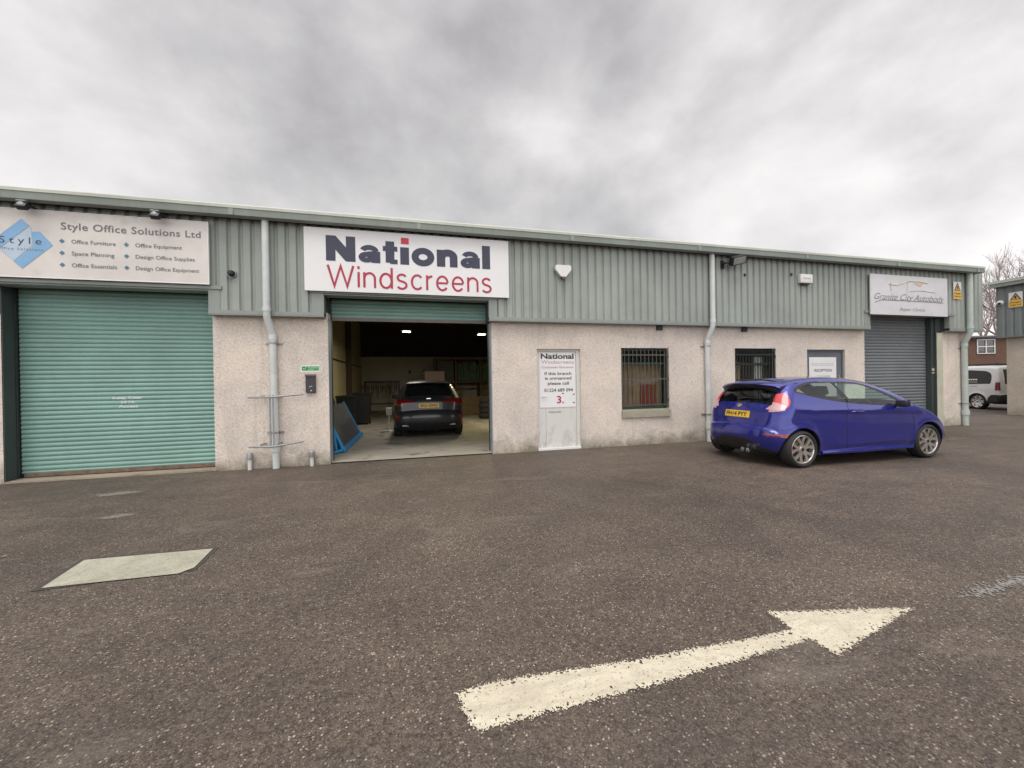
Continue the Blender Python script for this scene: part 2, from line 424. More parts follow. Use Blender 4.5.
THIN = {'W': (1.62, [([(.04,1.35),(.42,.03),(.81,1.30),(1.20,.03),(1.58,1.35)], .125)]),
 'i': (.14, [([(.07,0),(.07,.98)], .125), ([(.07,1.18),(.07,1.35)], .13)]),
 'n': (.80, [([(.07,0),(.07,.98)], .125), (arc_(.40,.60,.33,.34,180,0)+[(.73,0)], .12)]),
 'd': (.86, [([(.79,0),(.79,1.35)], .125), (arc_(.42,.49,.355,.46,0,360,30), .12)]),
 's': (.74, [(arc_(.37,.73,.27,.22,25,265)+arc_(.37,.25,.295,.235,85,-155), .12)]),
 'c': (.80, [(arc_(.43,.49,.36,.46,42,318,26), .12)]),
 'r': (.46, [([(.07,0),(.07,.98)], .125), (arc_(.40,.58,.33,.34,180,85,8), .12)]),
 'e': (.86, [(arc_(.43,.49,.36,.46,-38,-355,28), .12), ([(.09,.50),(.79,.50)], .11)])}
def stroke_text(txt, font, gap, x0, x1, z0, z1, Y, mat, parent):
    tot = sum(font[c][0] for c in txt)+gap*(len(txt)-1); sx = (x1-x0)/tot; sz = (z1-z0)/1.35; x = 0; out = []
    for c in txt:
        wd, sts = font[c]; mb = MB()
        for k, (pts, w_) in enumerate(sts):
            stroke(mb, pts, w_, Y-.0006*k, lambda a, b, y, x=x: (x0+(x+a)*sx, y, z0+b*sz))
        mb.build('letter', mat, parent, fixn=False); x += wd+gap
        out.append(x)
    return out
# ------------------------------------------------------------------ camera
cam_d = bpy.data.cameras.new('camera'); cam = bpy.data.objects.new('camera', cam_d); C.objects.link(cam)
yaw, pitch, roll = 0.24188, -0.00339, -0.01691
fw = Vector((math.sin(yaw)*math.cos(pitch), math.cos(yaw)*math.cos(pitch), math.sin(pitch)))
rt0 = Vector((math.cos(yaw), -math.sin(yaw), 0)); up0 = rt0.cross(fw)
rt = math.cos(roll)*rt0+math.sin(roll)*up0; up = -math.sin(roll)*rt0+math.cos(roll)*up0
cam.matrix_world = Matrix(((rt.x, up.x, -fw.x, 0), (rt.y, up.y, -fw.y, 0), (rt.z, up.z, -fw.z, 1.45), (0, 0, 0, 1)))
cam_d.sensor_width = 36; cam_d.lens = 385/1024*36; cam_d.clip_end = 3000; cam_d.clip_start = .05
scene.camera = cam

# ------------------------------------------------------------------ sky and light
w = bpy.data.worlds.new('World'); scene.world = w; w.use_nodes = True
t = w.node_tree; N = t.nodes; L = t.links
bg = N['Background']; outw = N['World Output']
SUN_EL, SUN_AZ = R(66), R(205)      # behind the camera
sky = N.new('ShaderNodeTexSky'); sky.sky_type = 'NISHITA'; sky.sun_disc = False
sky.sun_elevation = SUN_EL; sky.sun_rotation = SUN_AZ
L.new(sky.outputs[0], bg.inputs[0]); bg.inputs[1].default_value = .08
tc = N.new('ShaderNodeTexCoord'); sp = N.new('ShaderNodeSeparateXYZ'); L.new(tc.outputs['Generated'], sp.inputs[0])
def wm(op, a, b=0.0, clamp=False):
    nd = N.new('ShaderNodeMath'); nd.operation = op; nd.use_clamp = clamp
    for s_, v in ((nd.inputs[0], a), (nd.inputs[1], b)):
        if hasattr(v, 'is_output'): L.new(v, s_)
        else: s_.default_value = v
    return nd.outputs[0]
den = wm('ADD', wm('MAXIMUM', sp.outputs[2], 0.0), .38)
cv = N.new('ShaderNodeCombineXYZ'); L.new(wm('DIVIDE', sp.outputs[0], den), cv.inputs[0]); L.new(wm('DIVIDE', sp.outputs[1], den), cv.inputs[1]); L.new(wm('MULTIPLY', sp.outputs[2], 1.2), cv.inputs[2])
def wn(scale, detail, rough, dist, off=(0,0,0)):
    mp = N.new('ShaderNodeMapping'); mp.inputs['Location'].default_value = off; L.new(cv.outputs[0], mp.inputs[0])
    nd = N.new('ShaderNodeTexNoise'); nd.inputs['Scale'].default_value = scale; nd.inputs['Detail'].default_value = detail
    nd.inputs['Roughness'].default_value = rough; nd.inputs['Distortion'].default_value = dist; L.new(mp.outputs[0], nd.inputs['Vector']); return nd.outputs['Fac']
dmap = N.new('ShaderNodeMapping'); dmap.inputs['Scale'].default_value = (1, 1, 1.45); dmap.inputs['Location'].default_value = (7.9, 5.4, 3.2); L.new(tc.outputs['Generated'], dmap.inputs[0])
def dn(scale, detail, rough, dist):
    nd = N.new('ShaderNodeTexNoise'); nd.inputs['Scale'].default_value = scale; nd.inputs['Detail'].default_value = detail
    nd.inputs['Roughness'].default_value = rough; nd.inputs['Distortion'].default_value = dist; L.new(dmap.outputs[0], nd.inputs['Vector']); return nd.outputs['Fac']
n1 = dn(2.1, 3, .5, .15); n2 = dn(5.2, 9, .56, .12); n3 = wn(.8, 5, .5, .3, (3.1, 1.7, 0))
mixn = wm('ADD', wm('ADD', wm('MULTIPLY', n1, .54), wm('MULTIPLY', n2, .32)), wm('MULTIPLY', n3, .16))
# higher in the sky the cloud base is heavier, near the horizon paler
mixn = wm('SUBTRACT', mixn, wm('MULTIPLY', sp.outputs[2], .27))
cr = N.new('ShaderNodeValToRGB'); e = cr.color_ramp.elements
e[0].position = .22; e[0].color = (.31,.30,.307,1); e[1].position = .54; e[1].color = (.68,.665,.655,1)
x = cr.color_ramp.elements.new(.32); x.color = (.42,.41,.412,1); x = cr.color_ramp.elements.new(.43); x.color = (.56,.545,.54,1)
L.new(mixn, cr.inputs[0])
# cloud brightness grows towards the veiled sun behind the viewer
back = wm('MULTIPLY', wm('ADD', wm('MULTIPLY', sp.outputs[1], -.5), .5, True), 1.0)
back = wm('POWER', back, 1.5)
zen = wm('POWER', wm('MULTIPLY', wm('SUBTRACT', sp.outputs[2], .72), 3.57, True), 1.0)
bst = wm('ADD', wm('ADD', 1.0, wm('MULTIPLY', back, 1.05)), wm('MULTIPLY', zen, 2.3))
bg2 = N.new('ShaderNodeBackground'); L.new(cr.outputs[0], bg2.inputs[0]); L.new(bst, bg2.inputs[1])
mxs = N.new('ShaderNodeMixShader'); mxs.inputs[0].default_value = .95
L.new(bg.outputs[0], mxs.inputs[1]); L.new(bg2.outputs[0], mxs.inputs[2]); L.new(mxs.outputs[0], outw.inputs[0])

sd = bpy.data.lights.new('sun', 'SUN'); sd.energy = 1.3; sd.angle = R(35); sd.color = (1, .95, .88)
sun = bpy.data.objects.new('sun', sd); C.objects.link(sun)
# sun_rotation is clockwise from +Y seen from above
sdir = Vector((math.sin(SUN_AZ)*math.cos(SUN_EL), math.cos(SUN_AZ)*math.cos(SUN_EL), math.sin(SUN_EL)))
sun.rotation_euler = sdir.to_track_quat('Z', 'Y').to_euler()
sun.location = sdir*40

# ------------------------------------------------------------------ ground
g = MB(); g.add([(-600,-600,0),(600,-600,0),(600,7.62,0),(-600,7.62,0),(-600,900,0),(600,900,0)], [(0,1,2,3),(3,2,5,4)])
ground = g.build('ground', asphalt); tag(ground, 'dark grey-brown speckled asphalt yard', None, None, 'structure')

def fbm(x, y, s, seed=0): return noise.fractal(Vector((x*s, y*s, seed)), 1.0, 2.0, 4)
def seg_d(p, a, b):
    ax, ay = a; bx, by = b; px, py = p
    t_ = max(0, min(1, ((px-ax)*(bx-ax)+(py-ay)*(by-ay))/((bx-ax)**2+(by-ay)**2)))
    return math.hypot(px-ax-t_*(bx-ax), py-ay-t_*(by-ay))
def inside(p, poly):
    c = False; x, y = p
    for i in range(len(poly)):
        (x1, y1), (x2, y2) = poly[i], poly[i-1]
        if (y1 > y) != (y2 > y) and x < (x2-x1)*(y-y1)/(y2-y1)+x1: c = not c
    return c
def worn_sheet(name, poly, mat, label, cat, cell=.006, amp=.03, z=.004, chips=.0, f1=22, f2=75):
    xs = [p[0] for p in poly]; ys = [p[1] for p in poly]
    x0, x1, y0, y1 = min(xs)-amp, max(xs)+amp, min(ys)-amp, max(ys)+amp
    nx = int((x1-x0)/cell); ny = int((y1-y0)/cell); vid = {}; vs = []; fs = []
    def V(i, j):
        if (i, j) not in vid: vid[(i, j)] = len(vs); vs.append((x0+i*cell, y0+j*cell, z))
        return vid[(i, j)]
    for j in range(ny):
        for i in range(nx):
            p = (x0+(i+.5)*cell, y0+(j+.5)*cell)
            d = min(seg_d(p, poly[k], poly[k-1]) for k in range(len(poly)))
            ins = inside(p, poly); sdist = d if ins else -d
            if sdist < -amp: continue
            nz = fbm(p[0], p[1], f1, 3)*.40+fbm(p[0], p[1], f2, 9)*.95
            if sdist+nz*amp < 0: continue
            if chips and sdist < .06 and fbm(p[0], p[1], 48, 5) > chips+(sdist*9): continue
            fs.append((V(i,j), V(i+1,j), V(i+1,j+1), V(i,j+1)))
    mb = MB(); mb.add(vs, fs)
    o = single(mb, name, mat, ((x0+x1)/2, (y0+y1)/2, z), label, cat)
    return o
arrow = [(.155,1.81),(.175,1.70),(.215,1.59),(1.1,1.615),(2.09,1.672),(2.10,1.54),(2.99,1.735),(2.085,1.94),(2.075,1.765),(1.1,1.785),(.3,1.835)]
worn_sheet('painted_arrow', arrow, paint_m, 'worn cream-white arrow painted on the asphalt, pointing right', 'road marking', .0047, .022, .004, .22, 20, 120)
worn_sheet('wet_patch', [(3.40,1.75),(3.55,1.69),(3.9,1.72),(4.5,1.74),(4.5,1.87),(3.9,1.80),(3.6,1.785)], basic('pale_wet_sheen', (.20,.19,.175), .8, 0, .3, 30), 'whitish wet patches on the asphalt, sheen given as pale colour, right of the arrow', 'road marking', .008, .07, .004, -.02, 9, 40)  # pale grey colour stands in for the whitish sheen of wet patches

for k_, (cx_, cy_, rx_, ry_) in enumerate(((-3.35,5.35,.18,.10),(-3.62,4.35,.09,.06),(-4.05,6.5,.26,.13))):
    pl = [(cx_+rx_*math.cos(t_*.5236)*(1+.25*math.sin(t_*2.3+k_)), cy_+ry_*math.sin(t_*.5236)+.15*rx_*math.cos(t_*.5236)) for t_ in range(12)]
    worn_sheet('cement_scuff', pl, scuff_m, ('pale cement scuff on the asphalt in front of the green shutter', 'small pale scuff on the asphalt left of the concrete slab', 'longest pale scuff on the asphalt close below the green shutter')[k_], 'scuff', .009, .09, .004, -.06, 14, 60)
# concrete cover slab set in the asphalt
slab = thing('concrete_slab', 'rectangular pale concrete cover slab set in the asphalt', 'cover slab', (-2.26,3.78,0))
mb = MB(); mb.add([(-2.81,4.075,.004),(-1.765,4.03,.004),(-1.735,3.58,.004),(-2.74,3.525,.004)], [(0,3,2,1)]); 
mb.build('joint', basic('tar_joint', (.055,.047,.04), .9), slab)
mb = MB(); mb.add([(-2.765,4.04,.009),(-1.80,3.995,.009),(-1.765,3.62,.009),(-1.83,3.535,.009),(-2.69,3.555,.009)], [(0,4,3,2,1)])
mb.build('cover', slab_c, slab)

hl = MB(); vs = []; fs = []; n = 90  # unseen dark band behind the camera, added for reflections in the car paint
for k in range(n+1):
    a = R(150+240*k/n); rr_ = 95+12*noise.noise(Vector((k*.11, 2, 0))); h = 8+5*noise.fractal(Vector((k*.16, 0, 4)), 1.0, 2.0, 5)
    for q, zz in ((0, -.1), (.25, h*.55), (.5, h*.9), (1, h)): vs.append(((rr_+q*30)*math.cos(a), (rr_+q*30)*math.sin(a), zz+(.7*noise.noise(Vector((k*.9, q*3, 1))) if zz > 0 else 0)))
for k in range(n):
    for q in range(3): fs.append((k*4+q, k*4+4+q, k*4+5+q, k*4+1+q))
hl.add(vs, fs); o = hl.build('reflection_hills', basic('reflection_hillside', (.055,.058,.04), .95, 0, .4, .3)); tag(o, kind='structure')

# ------------------------------------------------------------------ the long unit building
YW, YC, YB = 7.73, 7.58, 21.0         # wall face, cladding face, back wall
bld = thing('industrial_building', 'long low workshop terrace with roughcast base, green corrugated cladding and roller shutters', 'building', (5.0, YW, 0))
WT = YW+.24
def wall(x0, x1, z1=2.80, mat=roughcast, name='wall'):
    mb = MB(); mb.box(x0, YW, -.05, x1, WT, z1); return mb.build(name, mat, bld)
wall(-16, -6.28, 2.66)
wall(-3.425, -1.585)
# wall with window and doors: pieces butted end to end
def wall_multi(segs):
    mb = MB()
    for s_ in segs: mb.box(s_[0], YW, s_[2], s_[1], WT, s_[3])
    return mb.build('wall', roughcast, bld)
wall_multi([(1.495,2.455,-.05,2.80),(2.455,3.44,2.15,2.80),(3.44,4.415,-.05,2.80),(4.415,5.63,-.05,.63),(4.415,5.63,2.183,2.80),(5.63,7.455,-.05,2.80),
            (7.455,8.685,-.05,.66),(7.455,8.685,2.19,2.80),(8.685,9.67,-.05,2.80),(9.67,10.935,2.17,2.80),(10.935,11.62,-.05,2.80)])
wall(14.60, 15.56)
mb = MB(); mb.box(14.36, YW+.001, -.05, 14.60, WT, 2.66); mb.build('corner_post', trim_cream, bld)
# end wall, back wall, party walls
mb = MB(); mb.box(15.32, WT, -.05, 15.56, YB, 2.80); mb.build('end_wall', roughcast, bld)
# corrugated cladding
def corr_profile(x0, x1, pitch=.18, depth=.037):
    pts = []; k0 = math.floor(x0/pitch); x = k0*pitch
    prof = [(0, 0), (.104, 0), (.124, 1), (.160, 1), (.18, 0)]
    while x < x1:
        for a, d in prof[:-1]:
            X = x+a
            if x0 < X < x1: pts.append((X, d*depth))
        x += pitch
    return [(x0, pts[0][1])]+pts+[(x1, pts[-1][1])]
def cladding(x0, x1, z0, z1, parent, mat=cladding_m, Y=YC, name='cladding'):
    pr = corr_profile(x0, x1); vs = []; fs = []
    for (X, d) in pr: vs += [(X, Y+d, z0), (X, Y+d, z1)]
    for i in range(len(pr)-1): fs.append((2*i, 2*i+2, 2*i+3, 2*i+1))
    mb = MB(); mb.add(vs, fs); return mb.build(name, mat, parent, fixn=False)
ZT = 4.40
OPEN = [(-6.50, -3.41), (-1.61, 1.42), (11.60, 14.58)]
xs = [-16]+[v for o in OPEN for v in o]+[15.99]
for i in range(0, len(xs), 2): cladding(xs[i], xs[i+1], 2.77, ZT, bld)
for a, b in OPEN: cladding(a, b, 3.16, ZT, bld)
# backing and end return of the cladding
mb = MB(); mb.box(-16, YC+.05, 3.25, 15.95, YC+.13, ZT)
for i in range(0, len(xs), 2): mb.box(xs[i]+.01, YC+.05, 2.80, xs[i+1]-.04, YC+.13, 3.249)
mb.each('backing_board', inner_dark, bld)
mb = MB(); mb.box(15.96, YC+.002, 2.70, 15.995, YB, ZT-.002); mb.build('end_cladding', cladding_m, bld)
# flashings
mb = MB()
for i in range(0, len(xs), 2):
    mb.box(xs[i], YC-.015, 2.695, xs[i+1], YW-.003, 2.715); mb.box(xs[i], YC-.018, 2.715, xs[i+1], YC-.004, 2.775)
mb.each('drip_flashing', flash_m, bld)
for a, b in OPEN:
    mb = MB(); mb.box(a-.20, YC-.030, 3.125, b+.20, YC-.004, 3.185); mb.box(a+.003, YC+.0, 3.10, b-.003, YW+.10, 3.124)
    mb.each('lintel_flashing', flash_m, bld)
    mb = MB(); mb.box(a-.20, YC-.010, 2.777, a, YC+.10, 3.123); mb.box(b, YC-.010, 2.777, b+.17, YC+.10, 3.123)
    mb.each('corner_flashing', flash_m, bld)
    mb = MB(); mb.box(a-.015, YC+.102, 2.70, a, WT-.004, 3.123); mb.box(b, YC+.102, 2.70, b+.015, WT-.004, 3.123)
    mb.each('head_return', jamb_green, bld)
# gutter and roof
mb = MB()
mb.prism([(7.46,4.32),(7.36,4.335),(7.345,4.44),(7.36,4.44),(7.37,4.35),(7.46,4.335)], -16, 15.60, 'yz')
mb.prism([(7.35,4.335),(YC+.3,4.335),(YC+.3,4.44),(7.35,4.44)], 15.601, 15.615, 'yz')
mb.build('gutter', gutter_m, bld)
mb = MB(); mb.box(-16, 7.462, 4.345, 15.58, YC+.06, 4.36); mb.build('shade_dark_soffit', inner_dark, bld)  # coloured dark to stand for the shade under the gutter
mb = MB(); mb.prism([(7.335,4.442),(7.335,4.49),(7.40,4.53),(7.60,4.57),(7.60,4.46),(7.40,4.46)], -16, 15.62, 'yz')
mb.build('roof_edge', gutter_top_m, bld)
mb = MB()
x = -15.2
while x < 16: mb.box(x, 7.338, 4.33, x+.07, 7.352, 4.438); x += 3.05
mb.each('gutter_joint', gutter_m, bld)
mb = MB(); mb.prism([(7.602,4.49),(14.4,5.55),(YB+.4,4.5),(YB+.4,4.42),(14.4,5.47),(7.602,4.42)], -16, 15.58, 'yz'); mb.build('roof', slate, bld)
# back and party walls
mb = MB(); mb.box(-16, YB, -.05, 15.56, YB+.2, 2.9); mb.build('back_wall', inner_wall, bld)
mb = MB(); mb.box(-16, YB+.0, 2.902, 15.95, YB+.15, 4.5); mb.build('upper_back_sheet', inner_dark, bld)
for X, sidem in ((-2.95, inner_yellow), (6.55, inner_wall)):
    mb = MB(); mb.box(X, WT+.002, -.04, X+.2, YB-.002, 2.9); mb.build('party_wall', sidem, bld)
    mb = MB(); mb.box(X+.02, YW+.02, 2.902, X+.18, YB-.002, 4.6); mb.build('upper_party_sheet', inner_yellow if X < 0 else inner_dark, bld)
# steel frame inside
mb = MB()
for Y in (12.2, 16.6):
    for X in (-2.74, 6.35): mb.box(X, Y-.1, 0.03, X+.18, Y+.1, 4.5)
    mb.box(-2.74, Y-.08, 4.15, 6.53, Y+.08, 4.45)
for Y in (9.5, 10.9, 13.5, 15, 18, 19.4): mb.box(-2.74, Y-.04, 4.46, 6.53, Y+.04, 4.6)
mb.build('steel_frame', basic('frame_steel', (.08,.045,.035), .7), bld)
mb = MB(); mb.add([(-2.75,WT-.22,.02),(6.5,WT-.22,.02),(6.5,YB,.02),(-2.75,YB,.02)], [(0,1,2,3)])
o = mb.build('floor', floor_c); tag(o, 'stained bare concrete workshop floor', None, None, 'structure')
# roller shutters
def shutter(x0, x1, z0, z1, Y, mat, parent, pitch=.0745, name='roller_shutter'):
    vs = []; fs = []; z = z1; rows = []
    k = 0
    while z > z0+.001:
        h = min(pitch, z-z0)
        for a, d in ((0, .012), (.10, .003), (.30, -.006), (.55, -.008), (.80, -.002), (.93, .010)):
            if a*pitch < h: rows.append((z-a*pitch, d))
        z -= pitch
    rows.append((z0, 0))
    for (zz, d) in rows: vs += [(x0, Y+d, zz), (x1, Y+d, zz)]
    for i in range(len(rows)-1): fs.append((2*i, 2*i+1, 2*i+3, 2*i+2))
    mb = MB(); mb.add(vs, fs); o = mb.build(name, mat, parent, fixn=False); 
    return o
ys = YW+.27
s1_ = shutter(-6.27, -3.43, .10, 3.12, ys, shutter_green, bld); s1_['label'] = 'pale green closed roller shutter'
mb = MB(); mb.box(-6.22, ys-.03, .045, -3.44, ys+.01, .10); mb.build('bottom_rail', rust, s1_)
mb = MB(); mb.box(-6.279, ys-.07, 0, -6.264, ys-.012, 3.10); mb.box(-3.47, ys-.07, 0, -3.426, ys-.012, 3.10); mb.each('guide_rail', dark_steel, s1_)
mb = MB(); mb.box(-6.279, YW+.002, .004, -6.272, YW+.195, 2.70); mb.box(-6.279, YW+.002, 0, -6.262, YW+.02, 2.70); mb.each('jamb_lining', jamb_green, bld)
mb = MB(); mb.box(-6.50, YW+.02, 2.662, -6.282, WT, 3.12); mb.box(-6.45, WT+.002, 0, -6.264, ys+.03, 3.12); mb.each('head_filler', jamb_green, bld)
mb = MB(); mb.box(-6.3, YW-.02, .004, -3.40, WT+.1, .03); mb.build('threshold', thresh_c, bld)
put_text('Keep Clear', -5.03, -4.60, 1.285, 1.325, ys-.014, white_paint, s1_, .03)
put_text('24 Hr', -4.92, -4.71, 1.21, 1.25, ys-.014, white_paint, s1_, .03)
put_text('Access', -4.95, -4.67, 1.135, 1.175, ys-.014, white_paint, s1_, .03)
s2_ = shutter(-1.572, 1.468, 2.76, 3.12, YW+.30, shutter_green, bld); s2_['label'] = 'rolled-up green roller shutter'
mb = MB(); mb.box(-1.56, YW+.27, 2.70, 1.46, YW+.32, 2.76); mb.build('bottom_rail', basic('rail_brown', (.17,.15,.14), .6), s2_)
mb = MB(); mb.box(-1.60, YW+.25, 0.02, -1.575, YW+.34, 3.1); mb.box(1.47, YW+.25, 0.02, 1.493, YW+.34, 3.1); mb.each('guide_rail', dark_steel, s2_)
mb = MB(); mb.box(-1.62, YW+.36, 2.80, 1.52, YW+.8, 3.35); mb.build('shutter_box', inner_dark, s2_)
mb = MB(); mb.box(-1.585, YW+.004, .0, -1.578, WT-.002, 2.70); mb.box(1.475, YW+.004, .0, 1.4945, WT-.002, 2.70); mb.each('jamb_lining', basic('jamb_grey', (.30,.33,.36), .5, 0, .1), bld)
s3_ = shutter(11.62, 14.36, .06, 3.12, YW+.19, shutter_grey, bld, .085); s3_['label'] = 'dark grey closed roller shutter'
mb = MB(); mb.box(11.70, YW+.15, .01, 14.23, YW+.21, .06); mb.build('bottom_rail', dark_steel, s3_)
mb = MB(); mb.box(11.621, YW+.10, 0, 11.70, YW+.175, 3.1); mb.box(14.24, YW+.06, 0, 14.358, YW+.175, 3.1); mb.box(14.335, YW+.003, 0, 14.359, YW+.06, 2.66); mb.each('guide_rail', jamb_green, s3_)
mb = MB(); mb.box(14.36, YW+.03, 2.662, 14.60, YW+.2, 3.1); mb.build('head_filler', jamb_green, bld)
# white unit door
dd = MB(); dd.box(2.50, YW+.075, .05, 3.36, YW+.12, 2.10); door = dd.build('door', old_door, bld); door['label'] = 'weathered white door with a printed notice'
mb = MB(); mb.box(2.456, YW+.05, .03, 2.498, YW+.14, 2.149); mb.box(3.362, YW+.05, .03, 3.439, YW+.14, 2.149); mb.box(2.498, YW+.05, 2.102, 3.362, YW+.14, 2.149)
mb.build('door_frame', old_door, door)
mb = MB(); mb.box(2.46, YW-.005, .005, 3.43, YW+.16, .048); mb.build('door_step', white_paint, door)
mb = MB(); mb.box(2.56, YW+.068, .98, 2.60, YW+.074, 1.22, 0); mb.tube([(2.58,YW+.07,1.14),(2.58,YW+.03,1.14),(2.68,YW+.03,1.14)], .009); mb.build('handle', chrome, door, True)
mb = MB(); mb.box(2.655, YW+.071, .09, 2.665, YW+.0745, .88); mb.box(2.72, YW+.068, .80, 3.00, YW+.0745, .83); mb.build('letter_plate', basic('plate_grey', (.42,.41,.40), .5), door)
nt = MB(); nt.box(2.53, YW+.066, .905, 3.345, YW+.0725, 2.085)
notice = single(nt, 'door_notice', sign_white, (2.94, YW+.07, .905), 'white printed notice covering the upper part of the weathered white door', 'notice')
yn = YW+.063
put_text('National', 2.56, 3.31, 1.945, 2.06, yn, ink, notice, .03)
put_text('Windscreens', 2.57, 3.31, 1.845, 1.915, yn, faded_red, notice, 0)
put_text('Customer Entrance', 2.575, 3.30, 1.745, 1.79, yn, faded_red, notice, .012)
put_text('If this branch', 2.64, 3.25, 1.60, 1.665, yn, ink, notice, .012)
put_text('is unmanned', 2.65, 3.25, 1.50, 1.565, yn, ink, notice, .012)
put_text('please call', 2.71, 3.19, 1.39, 1.455, yn, ink, notice, .012)
put_text('01224 689 094', 2.63, 3.28, 1.24, 1.31, yn, ink, notice, .012)
put_text('3.', 2.91, 3.07, .99, 1.15, yn, crimson, notice, .02)
mb = MB()
for (a, b) in ((3.03,1.19),(3.28,1.17),(3.28,.99)): mb.box(a, yn-.001, b, a+.04, yn+.002, b+.02)
mb.each('fixing', ink, notice)
# second door
dd = MB(); dd.box(9.72, YW+.06, .04, 10.885, YW+.11, 2.12); door2 = dd.build('door', grey_door, bld); door2['label'] = 'dark grey reception door'
mb = MB(); mb.box(9.672, YW+.04, .03, 9.718, YW+.13, 2.168); mb.box(10.887, YW+.04, .03, 10.933, YW+.13, 2.168); mb.box(9.718, YW+.04, 2.122, 10.887, YW+.13, 2.168)
mb.build('door_frame', grey_door, door2)
mb = MB(); mb.box(10.78, YW+.05, 1.28, 10.82, YW+.059, 1.50); mb.tube([(10.80,YW+.055,1.42),(10.80,YW+.02,1.42),(10.70,YW+.02,1.42)], .01); mb.build('handle', chrome, door2, True)
nt = MB(); nt.box(9.80, YW+.05, .95, 10.70, YW+.0575, 1.975)
notice2 = single(nt, 'reception_notice', sign_white, (10.25, YW+.055, .95), 'white reception notice on the dark grey door behind the purple car', 'notice')
yn = YW+.047
put_text('Granite City Autobody', 9.86, 10.62, 1.80, 1.83, yn, faint_ink, notice2, 0, .3)
mb = MB(); mb.box(9.88, yn, 1.765, 10.62, yn+.002, 1.775); mb.box(10.15, yn, 1.385, 10.45, yn+.002, 1.395); mb.each('rule', faint_ink, notice2)
put_text('RECEPTION', 9.97, 10.54, 1.60, 1.67, yn, grey_ink, notice2, .015)
mb = MB()
for k in range(6): mb.tube([(10.06+k*.07, yn, 1.52),(10.10+k*.07, yn, 1.45),(10.13+k*.07, yn, 1.50)], .006, 4)
mb.each('scribble', faint_ink, notice2)

# windows with grilles
def window(x0, x1, z0, z1, barm, nb, frm, inside_fn):
    fr = MB(); a = .05; y0, y1 = YW+.11, YW+.17
    fr.box(x0+.001, y0, z0, x0+a, y1, z1-.001); fr.box(x1-a, y0, z0, x1-.001, y1, z1-.001); fr.box(x0+a, y0, z0, x1-a, y1, z0+.07); fr.box(x0+a, y0, z1-a, x1-a, y1, z1-.001)
    fr.box(x0+a, y0, z0+(z1-z0)*.74, x1-a, y1, z0+(z1-z0)*.74+.045)
    wf = fr.build('window', frm, bld)
    mb = MB(); mb.box(x0+.04, YW+.135, z0+.05, x1-.04, YW+.141, z1-.04); mb.build('pane', pane_m, wf)
    mb = MB(); mb.box(x0-.01, YW-.045, z0-.155, x1+.01, YW-.002, z0+.0); mb.box(x0+.003, YW-.002, z0-.0, x1-.003, YW+.13, z0+.02); mb.build('sill', sill_m, wf)
    mb = MB(); yb = YW+.025
    for k in range(nb):
        X = x0+.05+(x1-x0-.10)*(k+.5)/nb; mb.tube([(X, yb, z0+.06), (X, yb, z1-.03)], .0085, 6)
    for zz in (z0+.10, z0+(z1-z0)*.49, z1-.17): mb.box(x0+.02, yb-.006, zz, x1-.02, yb+.006, zz+.028)
    mb.box(x1-.045, yb-.01, z0+.05, x1-.015, yb+.02, z1-.04); mb.box(x0+.015, yb-.01, z0+.05, x0+.04, yb+.02, z1-.04)
    for zz in (z0+.22, z0+(z1-z0)*.5, z1-.2): mb.box(x1-.02, yb-.02, zz-.03, x1+.06, yb+.0, zz+.03)
    mb.build('grille', barm, wf)
    inside_fn(x0, x1, z0, z1)
    return wf
def ins1(x0, x1, z0, z1):
    mb = MB(); mb.box(3.9, 10.6, .03, 6.4, 10.7, 2.7); mb.box(3.8, 8.0, .03, 3.9, 10.6, 2.7); mb.box(6.4, 8.0, .03, 6.5, 10.6, 2.7); mb.box(3.9, 8.0, 2.71, 6.4, 10.7, 2.8); mb.build('office_wall', brown_room, bld)
window(4.415, 5.63, .78, 2.183, bar_paint, 11, frame_green, ins1)
mb = MB(); mb.box(4.415, YW, .63, 5.63, YW+.004, .64); 
def ins2(x0, x1, z0, z1):
    mb = MB(); mb.box(7.0, 10.6, .03, 9.4, 10.7, 2.7); mb.box(6.9, 8.0, .03, 7.0, 10.6, 2.7); mb.box(9.4, 8.0, .03, 9.5, 10.6, 2.7); mb.box(7.0, 8.0, 2.71, 9.4, 10.7, 2.8); mb.build('office_wall', brown_room, bld)
window(7.455, 8.685, .66, 2.19, bar_dark, 13, bar_dark, ins2)
# window dressing (things inside, and one stand-in for a reflection)
mb = MB()
for k in range(9): X = 4.47+k*.122; mb.box(X, YW+.24, .85, X+.112, YW+.245, 1.82)
single(mb, 'vertical_blind', blind_m, (5.02, YW+.34, .85), 'brown vertical blind hanging inside the barred window beside the white door', 'blind')
mb = MB(); mb.box(5.02, YW+.20, .86, 5.40, YW+.23, 1.36, .01); single(mb, 'reflection_panel', reflection_m, (5.23, YW+.3, .80), 'orange panel standing low behind the barred window beside the white door', 'panel')  # added orange panel imitates a red car reflected in the pane
mb = MB()
for k in range(12): mb.tube([(7.52+k*.025, YW+.22+.012*(k%2), .72),(7.53+k*.024, YW+.22+.012*(k%2), 1.86)], .013, 6)
single(mb, 'curtain', cream_cloth, (7.66, YW+.33, .7), 'cream curtain gathered at the left of the dark barred window', 'curtain')
mb = MB()
for k in range(5): mb.box(8.24+k*.05, YW+.22, .72, 8.28+k*.05, YW+.224, 2.0)
single(mb, 'slatted_blind', white_paint, (8.36, YW+.36, .7), 'pale blind strip at the right of the dark barred window', 'blind')

